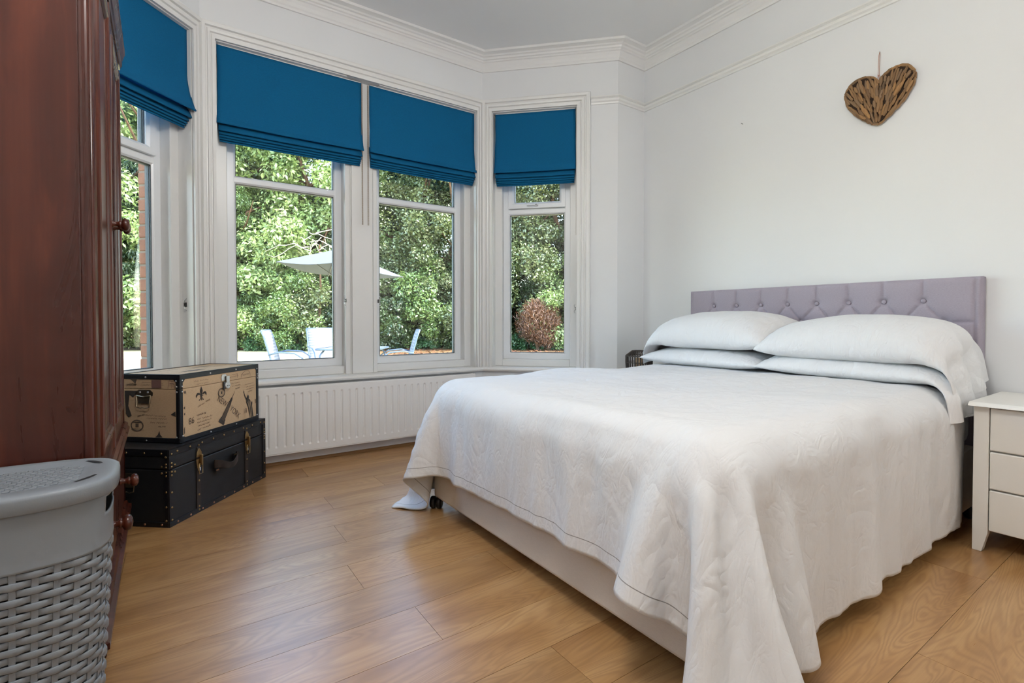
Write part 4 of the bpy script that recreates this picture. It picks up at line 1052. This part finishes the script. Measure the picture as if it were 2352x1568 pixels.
# ------------------------------------------------------------------ driftwood heart
def heart():
    m = Mat('driftwood', rough=.85, spec=.2); v = m.coords('Object', rand=True); mp = m.node('ShaderNodeMapping'); mp.inputs['Scale'].default_value = (60, 60, 9); m.link(v, mp.inputs[0])
    oi = m.node('ShaderNodeObjectInfo'); c = m.ramp(oi.outputs['Random'], [(0, srgb(136, 108, 82)), (.35, srgb(168, 132, 94)), (.6, srgb(146, 122, 98)), (.8, srgb(190, 146, 98)), (1, srgb(120, 100, 80))])
    n = m.noise(mp.outputs[0], 1, 4, .6); m.color(m.mix(m.math('MULTIPLY', n, .5), c, srgb(84, 62, 44))); m.bump(n, .5, .004); M['driftwood'] = m.m
    X = 3.058; t = thing('driftwood_heart', 'driftwood heart hanging from a string on the white wall', 'wall decoration', (X, 1.07, 2.08))
    # outline in wall metres (a runs to the picture's right, b up), centred on the thing
    half = [(0, .055), (.018, .085), (.05, .105), (.085, .108), (.118, .092), (.138, .06), (.142, .02), (.13, -.025), (.105, -.07), (.07, -.112), (.03, -.15), (0, -.168)]
    half = [(a * 1.12, b) for a, b in half]
    outl = half + [(-a, b) for a, b in half[-2:0:-1]]
    def inside(a, b):
        c = False; n = len(outl)
        for i in range(n):
            (x0, y0), (x1, y1) = outl[i], outl[(i + 1) % n]
            if (y0 > b) != (y1 > b) and a < (x1 - x0) * (b - y0) / (y1 - y0) + x0: c = not c
        return c
    r = random.Random(11); back = MB(); back.prism([(a * .93, b * .93) for a, b in outl], -.004, -.012, lambda a, b, h: (h, -a, b)); plain('dark_back', srgb(58, 42, 30), .9); back.build('backing', 'dark_back', t)
    def stick(a, b, ang, ln, w, depth):
        mb = MB(); rows = []; n = 6; seg_ = 5; wob = [r.uniform(-.0022, .0022) for _ in range(seg_)]
        for k in range(seg_):
            u = k / (seg_ - 1) - .5; rad = w * (1 - .55 * abs(2 * u) ** 4) * r.uniform(.85, 1.1)
            rows.append([(wob[k] * .5 - rad * .62 * math.cos(2 * PI * q / n + .3), wob[k] + rad * math.sin(2 * PI * q / n + .3), u * ln) for q in range(n)])
        mb.strip(rows, closed_v=True); e = (seg_ - 1) * n; mb.f.append(tuple(range(n))); mb.f.append(tuple(e + q for q in range(n)))
        o = mb.build('driftwood_piece', 'driftwood', t); o.location = (-depth, -a, b); o.rotation_euler = (ang, 0, 0); return o
    tip = (0, -.17); placed = []
    # border pieces follow the outline, then the field fans up from the tip
    n = len(outl)
    for i in range(n):
        (x0, y0), (x1, y1) = outl[i], outl[(i + 1) % n]; L = math.hypot(x1 - x0, y1 - y0)
        a, b = (x0 + x1) / 2 * .97, (y0 + y1) / 2 * .97 - .002
        stick(a, b, math.atan2((x1 - x0), (y1 - y0)), L * 1.25, .0075, .012)
    tries = 0
    while len(placed) < 105 and tries < 9000:
        tries += 1; a = r.uniform(-.16, .16); b = r.uniform(-.16, .11); ln = r.uniform(.035, .085)
        if not inside(a, b): continue
        da, db = a - tip[0], b - tip[1]; th = math.atan2(da, db) * .8 + r.uniform(-.12, .12)
        ea, eb = math.sin(th) * ln / 2, math.cos(th) * ln / 2
        if not (inside(a + ea * .9, b + eb * .9) and inside(a - ea * .9, b - eb * .9)): continue
        sep = min((math.hypot(a - p[0], (b - p[1]) * .45) for p in placed), default=1)
        if sep < (.0115 if len(placed) < 75 else .0085): continue
        placed.append((a, b)); stick(a, b, th, ln, r.uniform(.0052, .0085), .018 if len(placed) < 75 else .025)
    plain('twine', srgb(176, 120, 96), .8)
    for dx in (-.002, .003):
        s = MB(); s.tube([(-.014, dx * 1.5, .052), (-.012, dx, .12), (-.006, dx, .195), (-.004, 0, .212)], .0011, 5); s.build('string', 'twine', t)
    k = MB(); k.tube([(-.014, -.004, .085), (-.016, .004, .09), (-.014, 0, .082)], .002, 6); k.build('knot', 'twine', t)
    nl = MB(); nl.lathe([(.0012, 0), (.0012, .008), (.003, .0085), (.003, .0095)], 8, lambda x, y, z: (-z + .001, x, .211 + y)); nl.build('nail', 'metal', t)
    nb = MB()
heart()
nm = MB(); nm.tube([(3.0605, 1.823, 2.162), (3.045, 1.825, 2.166)], .0018, 6); o = nm.build('wall_nail', 'dark_metal'); tag(o, 'tiny dark nail stuck in the bare white wall', 'nail')
# ------------------------------------------------------------------ garden beyond the bay
GZ = -.30
def look(x, y, d):
    """direction of a photo pixel, carried d metres ahead of the camera"""
    p = right * ((x - 1176) / F_PX * d) - up * ((y - 753.95) / F_PX * d) + fwd * d; return Vector((p.x, p.y, p.z + CAM_H))
def spot(x, d):
    p = look(x, 734, d); return Vector((p.x, p.y, GZ))
def ground():
    m = Mat('dry_lawn', rough=1, spec=.1); v = m.coords('Object'); n = m.noise(v, 3, 5, .7); n2 = m.noise(v, .35, 3)
    m.color(m.mix(n2, m.ramp(n, [(.3, srgb(158, 150, 108)), (.7, srgb(188, 178, 138))]), srgb(176, 168, 124))); m.bump(m.noise(v, 40, 3), .6, .02); M['dry_lawn'] = m.m
    g_ = MB(); g_.add([(-60, -30, GZ), (80, -30, GZ), (80, 80, GZ), (-60, 80, GZ)], [(0, 1, 2, 3)])
    o = g_.build('lawn', 'dry_lawn'); tag(o, 'pale sunlit dry lawn outside the bay', None, None, 'structure')
    s = MB(); n = 40; pts = [spot(-500 + 2500 * k / n, 18.0) for k in range(n + 1)]; far = [spot(-500 + 2500 * k / n, 40.0) for k in range(n + 1)]
    near = [spot(-500 + 2500 * k / n, (19.6 if k < 21 else 16.8) + .5 * math.sin(k * 1.7)) for k in range(n + 1)]
    s.strip([[tuple(p + Vector((0, 0, .012))) for p in near], [tuple(p + Vector((0, 0, .012))) for p in far]])
    m = Mat('woodland_soil', rough=1, spec=.05); v = m.coords('Object'); m.color(m.ramp(m.noise(v, 5, 5, .7), [(.3, srgb(70, 54, 38)), (.7, srgb(120, 96, 66))])); M['soil'] = m.m
    o = s.build('soil_bed', 'soil'); tag(o, 'bare brown soil under the trees', None, None, 'structure')
ground()

def leaf_mat(key, c0, c1, c2, trans=.2):
    m = Mat(key, rough=.36, spec=.6); v = m.coords('Object'); oi = m.node('ShaderNodeObjectInfo')
    n = m.noise(v, 1.6, 4, .7); n2 = m.noise(v, 14, 2, .5)
    c = m.mix(n2, m.ramp(n, [(.32, c0), (.5, c1), (.68, c2)]), c1)
    hs = m.node('ShaderNodeHueSaturation'); m.link(c, hs.inputs['Color']); m.link(m.math('ADD', m.math('MULTIPLY', oi.outputs['Random'], .25), .56), hs.inputs['Value'])
    m.color(hs.outputs[0]); tr = m.node('ShaderNodeBsdfTranslucent'); m.link(hs.outputs[0], tr.inputs[0])
    mx = m.node('ShaderNodeMixShader'); mx.inputs[0].default_value = trans; m.link(m.b.outputs[0], mx.inputs[1]); m.link(tr.outputs[0], mx.inputs[2]); m.link(mx.outputs[0], m.out.inputs[0]); M[key] = m.m
leaf_mat('leaf_bright', srgb(88, 118, 62), srgb(142, 166, 98), srgb(212, 222, 172))
leaf_mat('leaf_mid', srgb(58, 82, 44), srgb(94, 120, 62), srgb(152, 166, 98))
leaf_mat('leaf_dark', srgb(38, 58, 36), srgb(62, 84, 50), srgb(120, 132, 86))
leaf_mat('leaf_holly', srgb(52, 68, 42), srgb(92, 106, 62), srgb(176, 178, 130))
leaf_mat('leaf_brown', srgb(88, 58, 40), srgb(122, 82, 56), srgb(154, 112, 78), .15)
leaf_mat('leaf_ivy', srgb(40, 74, 46), srgb(70, 110, 66), srgb(120, 150, 100))
bk = Mat('bark', rough=.95, spec=.1); v_ = bk.coords('Object'); bk.color(bk.ramp(bk.noise(v_, 8, 4, .7), [(.3, srgb(50, 38, 29)), (.7, srgb(88, 68, 52))])); bk.bump(bk.noise(v_, 20, 3), .6, .02); M['bark'] = bk.m
plain('pale_twig', srgb(196, 186, 170), .9)

def leaf_mesh(name, centres, radii, per, size, seed, droop=0.0, aspect=.5, flat_=1.0, upbias=.5):
    rg = np.random.RandomState(seed); C_ = np.repeat(np.array(centres), per, 0); R_ = np.repeat(np.array(radii), per, 0)[:, None]; n = len(C_)
    d = rg.randn(n, 3); d /= np.linalg.norm(d, axis=1)[:, None]; rad = rg.rand(n, 1) ** .45
    pos = C_ + d * rad * R_ * np.array([1, 1, flat_])
    nrm = d * .6 + rg.randn(n, 3) * .55 + np.array([0, 0, upbias]); nrm /= np.linalg.norm(nrm, axis=1)[:, None]
    t = rg.randn(n, 3) + np.array([0, 0, -droop]) + d * .4; t -= nrm * (t * nrm).sum(1)[:, None]; t /= np.linalg.norm(t, axis=1)[:, None] + 1e-9
    b = np.cross(nrm, t); s = size * (.6 + .8 * rg.rand(n, 1))
    v = np.stack([pos, pos + t * s * .45 + b * s * aspect * .5 + nrm * s * .06, pos + t * s, pos + t * s * .45 - b * s * aspect * .5 + nrm * s * .06], 1).reshape(-1, 3)
    base = np.arange(n) * 4; f = np.stack([base, base + 1, base + 2, base, base + 2, base + 3], 1).reshape(-1)
    me = bpy.data.meshes.new(name); me.vertices.add(len(v)); me.vertices.foreach_set('co', v.astype(np.float32).ravel()); me.loops.add(len(f)); me.loops.foreach_set('vertex_index', f.astype(np.int32))
    me.polygons.add(2 * n); me.polygons.foreach_set('loop_start', np.arange(0, 6 * n, 3, dtype=np.int32)); me.polygons.foreach_set('loop_total', np.full(2 * n, 3, dtype=np.int32)); me.update(); me.validate(); return me
def crown(seed, h0, h1, rx, ncl, shape='round'):
    rg = random.Random(seed); c = []; r = []
    while len(c) < ncl:
        u = rg.random(); z = h0 + (h1 - h0) * u
        w = rx * (math.sin(PI * min(1, max(.08, u * .9 + .12))) ** .6 if shape == 'round' else (1.05 - u) if shape == 'cone' else (1 - .3 * u))
        a = rg.uniform(0, 2 * PI); q = w * math.sqrt(rg.uniform(.25, 1)); c.append((q * math.cos(a), q * math.sin(a), z)); r.append(rg.uniform(.38, .8) * rx / 3.0)
    return c, r
def trunk_mesh(h, r, seed, pale=False):
    rg = random.Random(seed); mb = MB(); pts = [(rg.uniform(-.1, .1) * k, rg.uniform(-.1, .1) * k, h * k / 6) for k in range(7)]; mb.tube(pts, [r * (1 - .11 * k) for k in range(7)], 9)
    for k in range(7):
        p = Vector(pts[rg.randint(2, 6)]); a = rg.uniform(0, 2 * PI); L = h * rg.uniform(.25, .5); mb.tube([p, p + Vector((math.cos(a) * L * .5, math.sin(a) * L * .5, L * .25)), p + Vector((math.cos(a) * L, math.sin(a) * L, L * .7))], [r * .4, r * .25, r * .08], 6)
    return mb
KIND = {}
def tree_kind(key, leafm, h, r, c, per, size, seed, **k):
    cs, rs = c; KIND[key] = (leaf_mesh(key + '_foliage', cs, rs, per, size, seed, **k), leafm, trunk_mesh(h, r, seed))
tree_kind('broad', 'leaf_bright', 7.5, .2, crown(1, 1.0, 10.5, 3.0, 105), 430, .165, 1, droop=.5, aspect=.45)
tree_kind('tall', 'leaf_mid', 9.5, .24, crown(2, .8, 12.5, 3.1, 130), 380, .15, 2, droop=.4, aspect=.5)
tree_kind('holly', 'leaf_holly', 6.0, .16, crown(3, .35, 9.0, 2.6, 110, 'col'), 520, .095, 3, aspect=.55)
tree_kind('conifer', 'leaf_dark', 8.0, .2, crown(4, .2, 9.5, 2.6, 100, 'cone'), 330, .20, 4, droop=1.6, aspect=.22, flat_=.5)
tree_kind('shrub', 'leaf_mid', 1.6, .05, crown(5, .25, 3.2, 1.7, 60), 420, .095, 5, aspect=.5)
tree_kind('low_shrub', 'leaf_ivy', .6, .03, crown(6, .08, .9, 1.3, 40), 170, .10, 6, aspect=.7)
TM = {}
def tree(kind, x, d, label, name, group, rz=0, s=1.0, mat=None, cat='tree', szz=1.0):
    if kind in ('shrub', 'low_shrub', 'conifer', 'holly'):
        dn = d + (1.9 if x < 880 else 3.6); s *= dn / d; d = dn
    elif kind == 'broad': s *= (d + 2) / d; d += 2
    me, lm, tr = KIND[kind]; p = spot(x, d); t = thing(name, label, cat, p, rz, group); t.scale = (s, s, s * szz)
    if kind not in TM:
        o = tr.build('trunk' if cat == 'tree' else 'stem', 'bark', t, smooth=True); TM[kind] = o.data
    else: link('trunk' if cat == 'tree' else 'stem', TM[kind], None, t)
    if not me.materials: me.materials.append(M[lm])
    f = link('foliage', me, None, t); f['kind'] = 'stuff'
    if mat: f.material_slots[0].link = 'OBJECT'; f.material_slots[0].material = M[mat]
    return t
G1 = 'broad leaved trees beyond the lawn'; G2 = 'tall trees behind the garden hedge'
lb = 'sunlit pale green broad leaved tree beyond the lawn'
for k, (x, d, s) in enumerate([(60, 19, 1.0), (230, 20, 1.1), (400, 19, 1.0), (575, 20, 1.05), (700, 19.5, 1.0), (800, 21, 1.05)]): tree('broad', x, d, lb, 'broadleaf_tree', G1, k * 1.3, s)
lt = 'tall mid green tree rising behind the garden hedge'
for k, (x, d, s) in enumerate([(-150, 25, 1.0), (20, 26, 1.1), (160, 25, 1.1), (320, 26, 1.0), (480, 25, 1.1), (640, 27, 1.1), (860, 25, 1.0), (960, 27, 1.15), (1090, 25, 1.0), (1230, 26, 1.1), (1370, 25, 1.1), (1520, 25, 1.0), (1680, 26, 1.0)]): tree('tall', x, d, 'tall dark green tree rising behind the garden hedge' if k % 3 == 1 else lt, 'tall_tree', G2, k * 2.1, s, 'leaf_dark' if k % 3 == 1 else None)
lh = 'dense small leaved evergreen tree with glossy highlights'
for k, (x, d, s) in enumerate([(930, 18.5, .95), (1040, 18.5, 1.05), (1165, 18.5, 1.0), (1290, 18, 1.0), (1420, 18, 1.0), (1560, 18, 1.0)]): tree('holly', x, d, lh, 'evergreen_tree', 'small leaved evergreen trees beyond the lawn', k * 1.1, s)
lc = 'dark drooping conifer tree with feathery sprays at the lawn edge'
for k, (x, d, s) in enumerate([(330, 18, .75), (545, 18, .62), (905, 20, .8)]): tree('conifer', x, d, lc, 'conifer_tree', 'conifers at the lawn edge', k * 1.7, s, 'leaf_mid' if k == 1 else None)
ls = 'rounded green garden shrub in front of the trees'
for k, (x, d, s) in enumerate([(470, 17.8, 1.0), (620, 18.2, 1.0), (690, 17.6, .9), (760, 18.3, 1.15), (850, 18, 1.0), (900, 17.5, .9), (980, 17.3, 1.0), (1060, 17.2, .9), (1140, 17, .9), (1320, 16.6, 1.0), (1430, 16.8, 1.0), (240, 18, 1.1), (120, 18, 1.1)]): tree('shrub', x, d, ('rounded dark green shrub in front of the trees', 'rounded pale green shrub in front of the trees', ls, 'rounded olive green shrub in front of the trees')[k % 4], 'garden_shrub', 'shrubs in front of the trees', k * .9, s, ('leaf_dark', 'leaf_bright', None, 'leaf_holly')[k % 4], 'shrub')
lv = 'low dark ground cover plant at the foot of the hedge'
for k, (x, d, s) in enumerate([(520, 17.8, .5), (600, 17.6, .5), (665, 17.5, .6), (740, 17.6, .5), (900, 17, .45), (985, 16.9, .4), (1060, 16.8, .4), (1130, 16.6, .4), (1195, 16.5, .5), (1265, 16.4, .5), (1330, 16.4, .5)]): tree('low_shrub', x, d, lv, 'ground_cover_plant', 'low plants along the hedge foot', k * .7, s, None, 'plant')
# withered shrub
def brown_shrub():
    t = thing('withered_shrub', 'withered reddish brown shrub beyond the narrow window', 'shrub', spot(1235, 19.2))
    rg = np.random.RandomState(5); c = [(rg.uniform(-.35, .35), rg.uniform(-.4, .4), .35 + 1.15 * rg.rand()) for _ in range(60)]
    me = leaf_mesh('withered_foliage', c, [.34] * 60, 260, .16, 8, droop=-1.5, aspect=.10, upbias=0); me.materials.append(M['leaf_brown']); f = link('foliage', me, None, t); f['kind'] = 'stuff'; t.scale = (1.12, 1.12, 1.12)
    tr = MB(); 
    for k in range(9):
        a = k * .7; tr.tube([(0, 0, 0), (.2 * math.cos(a), .2 * math.sin(a), .7), (.5 * math.cos(a), .5 * math.sin(a), 1.5)], [.03, .02, .006], 5)
    tr.build('stems', 'bark', t)
brown_shrub()
def bare_branch():
    t = thing('bare_branch', 'pale leafless branch hanging among the broad leaved trees', 'branch', spot(735, 18.6)); rg = random.Random(4)
    for k in range(16):
        p = Vector((rg.uniform(-.4, .4), rg.uniform(-.4, .4), 4.0 + rg.uniform(-.3, .4))); a = rg.uniform(0, 2 * PI); m = MB(); pts = [p]
        for q in range(6): p = p + Vector((math.cos(a) * .26, math.sin(a) * .26, rg.uniform(-.24, .14))); a += rg.uniform(-.5, .5); pts.append(p)
        m.tube(pts, [.016 - .002 * q for q in range(7)], 5); m.build('twig', 'pale_twig', t)
    m = MB(); m.tube([(0, .3, 0), (.1, .3, 2.4), (0, 0, 4.0)], [.05, .04, .03], 6); m.build('stem', 'bark', t)
bare_branch()
def litter():
    rg = np.random.RandomState(9); n = 5200; c = []
    for k in range(n):
        x = rg.uniform(380, 1500); d = rg.uniform(15.5, 23) if x > 880 else rg.uniform(19.4, 22); p = spot(x, d); c.append((p.x, p.y, GZ + .03))
    me = leaf_mesh('leaf_litter', c, [.03] * n, 1, .12, 10, aspect=.7, upbias=2.5, flat_=.3); me.materials.append(M['leaf_brown']); o = link('leaf_litter', me, None); tag(o, 'fallen brown leaves scattered under the trees', 'leaves', None, 'stuff')
litter()

# ------------------------------------------------------------------ garden furniture
plain('frame_blue', srgb(70, 84, 104), .4, metal=.3); plain('canopy_grey', srgb(70, 74, 82), .9); plain('table_glass', srgb(120, 132, 138), .15)
m = Mat('sling', srgb(180, 184, 190), .8); v_ = m.coords('Object'); mp = m.node('ShaderNodeMapping'); mp.inputs['Scale'].default_value = (0, 0, 1); m.link(v_, mp.inputs[0])
wv_ = m.node('ShaderNodeTexWave', bands_direction='Z'); wv_.inputs['Scale'].default_value = 6; m.link(mp.outputs[0], wv_.inputs['Vector']); m.color(m.mix(wv_.outputs['Fac'], srgb(84, 88, 96), srgb(114, 118, 124))); M['sling'] = m.m
def garden_chair(p, rz, label):
    t = thing('garden_chair', label, 'chair', p, rz, 'garden chairs round the patio table')
    prof = [(.24, .40), (.10, .385), (-.10, .375), (-.20, .40), (-.25, .50), (-.30, .70), (-.36, .92), (-.40, 1.02)]
    for s_ in (-1, 1):
        r = MB(); r.tube([(x, s_ * .255, z) for x, z in prof], .016, 8); r.build('side_rail', 'frame_blue', t, smooth=True)
        a = MB(); a.tube([(-.29, s_ * .27, .62), (-.12, s_ * .30, .66), (.12, s_ * .30, .64), (.24, s_ * .29, .56), (.26, s_ * .27, .40), (.22, s_ * .26, .15), (.26, s_ * .26, .012)], .014, 8); a.build('arm', 'frame_blue', t, smooth=True)
        l = MB(); l.tube([(-.15, s_ * .255, .38), (-.24, s_ * .26, .2), (-.30, s_ * .26, .012)], .014, 8); l.build('leg', 'frame_blue', t, smooth=True)
    for x, z in ((.24, .40), (-.40, 1.02)):
        c = MB(); c.tube([(x, -.255, z), (x, .255, z)], .015, 8); c.build('cross_bar', 'frame_blue', t, smooth=True)
    def sl(name, pr):
        fine = []
        for k in range(len(pr) - 1):
            for q in range(8): u = q / 8; fine.append((pr[k][0] + (pr[k + 1][0] - pr[k][0]) * u, pr[k][1] + (pr[k + 1][1] - pr[k][1]) * u))
        fine.append(pr[-1]); mb = MB(); mb.strip([[(x + .006, y, z + .004 * math.sin(i * 1.6)) for y in (-.24, -.08, .08, .24)] for i, (x, z) in enumerate(fine)]); o = mb.build(name, 'sling', t, smooth=True); so = o.modifiers.new('thick', 'SOLIDIFY'); so.thickness = .006
    sl('seat', prof[:4]); sl('backrest', prof[3:])
    return t
TC = spot(812, 8.7)
def face(p): d = TC - p; return math.atan2(d.y, d.x)
for x, d, l in ((668, 8.5, 'garden chair in profile at the parasol table, trunk side'), (748, 9.9, 'garden chair seen from the front behind the parasol table'), (908, 8.8, 'garden chair turned sideways at the parasol table, bed side')):
    p = spot(x, d); garden_chair(p, face(p) + (.15 if x > 900 else 0), l)
def patio_table():
    t = thing('patio_table', 'round cornered glass patio table under the parasol', 'table', TC, math.atan2(right.y, right.x))
    b = MB(); hw = .52; r = .1; pts = []
    for cx_, cy_, a0 in ((hw - r, .45 - r, 0), (-hw + r, .45 - r, 90), (-hw + r, -.45 + r, 180), (hw - r, -.45 + r, 270)):
        for q in range(5): a = math.radians(a0 + 22.5 * q); pts.append((cx_ + r * math.cos(a), cy_ + r * math.sin(a)))
    b.prism(pts, .70, .708, lambda x, y, z: (x, y, z)); b.build('table_top', 'table_glass', t)
    rm_ = MB(); rm_.tube([(x, y, .70) for x, y in pts] + [(pts[0][0], pts[0][1], .70)], .016, 6, cap=False); rm_.build('rim', 'frame_blue', t, smooth=True)
    for sx in (-1, 1):
        for sy in (-1, 1):
            l = MB(); l.tube([(sx * .38, sy * .36, .69), (sx * .44, sy * .40, .6), (sx * .45, sy * .41, .012)], .016, 8); l.build('leg', 'frame_blue', t, smooth=True)
patio_table()
def parasol():
    t = thing('parasol', 'tilted square grey parasol standing over the patio table', 'parasol', TC)
    Lc, Fc, Rc = look(635, 601, 9.1), look(755, 632, 9.9), look(925, 636, 8.4); Nc = Lc + Rc - Fc; ctr = (Lc + Rc) / 2
    ap = ctr + Vector((0, 0, .34)); cs = [Lc, Nc, Rc, Fc]; loc = lambda p: tuple(p - TC)
    mb = MB(); n = 10
    for k in range(4):
        a, b = cs[k], cs[(k + 1) % 4]; rows = []
        for i in range(n + 1):
            u = i / n; e0 = ap.lerp(a, u); e1 = ap.lerp(b, u); rows.append([loc(e0.lerp(e1, j / 8) - Vector((0, 0, .05 * math.sin(PI * j / 8) * u))) for j in range(9)])
        mb.strip(rows)
    o = mb.build('canopy', 'canopy_grey', t, smooth=False, fix=False); so = o.modifiers.new('thick', 'SOLIDIFY'); so.thickness = .004
    for c in cs:
        r = MB(); r.tube([loc(ap - Vector((0, 0, .03))), loc(c - Vector((0, 0, .012)))], .009, 6); r.build('rib', 'dark_metal', t)
        s = MB(); hub = ap - Vector((0, 0, .5)); s.tube([loc(hub), loc(ap.lerp(c, .5) - Vector((0, 0, .02)))], .007, 6); s.build('strut', 'dark_metal', t)
    p = MB(); p.tube([(0, 0, .03), (0, 0, 1.5), loc(ap)], .02, 10); p.build('pole', 'dark_metal', t, smooth=True)
    f = MB(); f.lathe([(.24, .0), (.24, .03), (.06, .06), (.03, .2), (.025, .2)], 20); f.build('foot', 'dark_metal', t, smooth=True)
    k = MB(); k.lathe([(.02, 0), (.025, .02), (.004, .06)], 10, lambda x, y, z: loc(ap + Vector((x, y, z)))); k.build('finial', 'canopy_grey', t, smooth=True)
parasol()
# ------------------------------------------------------------------ fill lights added out of view to brighten the room
def fill_globe(t, z, r, strength, key):
    m = Mat(key, (.9, .9, .88, 1), .4); m.b.inputs['Emission Color'].default_value = (1, .98, .95, 1); m.b.inputs['Emission Strength'].default_value = strength; M[key] = m.m
    g_ = MB(); n = 16; g_.lathe([(max(.001, r * math.sin(PI * k / n)), z - r * math.cos(PI * k / n)) for k in range(n + 1)], 28); g_.build('globe', key, t, smooth=True)
def add_fill_pendant():
    t = thing('added_fill_pendant', 'added opal fill globe hanging unseen from the ceiling', 'fill_light', (.3, .65, CEIL))
    b = MB(); b.lathe([(.06, -.001), (.06, -.02), (.012, -.035), (.004, -.04), (.004, -.33), (.03, -.335), (.03, -.36)], 20); b.build('rose_and_flex', 'gloss_white', t, smooth=True)
    fill_globe(t, -.55, .2, 32, 'fill_glow_pendant')  # invented glowing pendant, lifts walls and ceiling that daylight leaves dim
def added_fill_stand():
    t = thing('added_fill_stand', 'added opal fill globe on a stand, unseen in the rear corner', 'fill_light', (2.55, -1.2, 0))
    b = MB(); b.lathe([(.16, 0), (.16, .02), (.03, .03), (.012, .06), (.012, 1.36), (.05, 1.38)], 24); b.build('stand', 'dark_metal', t, smooth=True)
    fill_globe(t, 1.57, .2, 8.5, 'fill_glow_stand')  # invented glowing globe behind the camera, weak frontal fill
add_fill_pendant(); added_fill_stand()
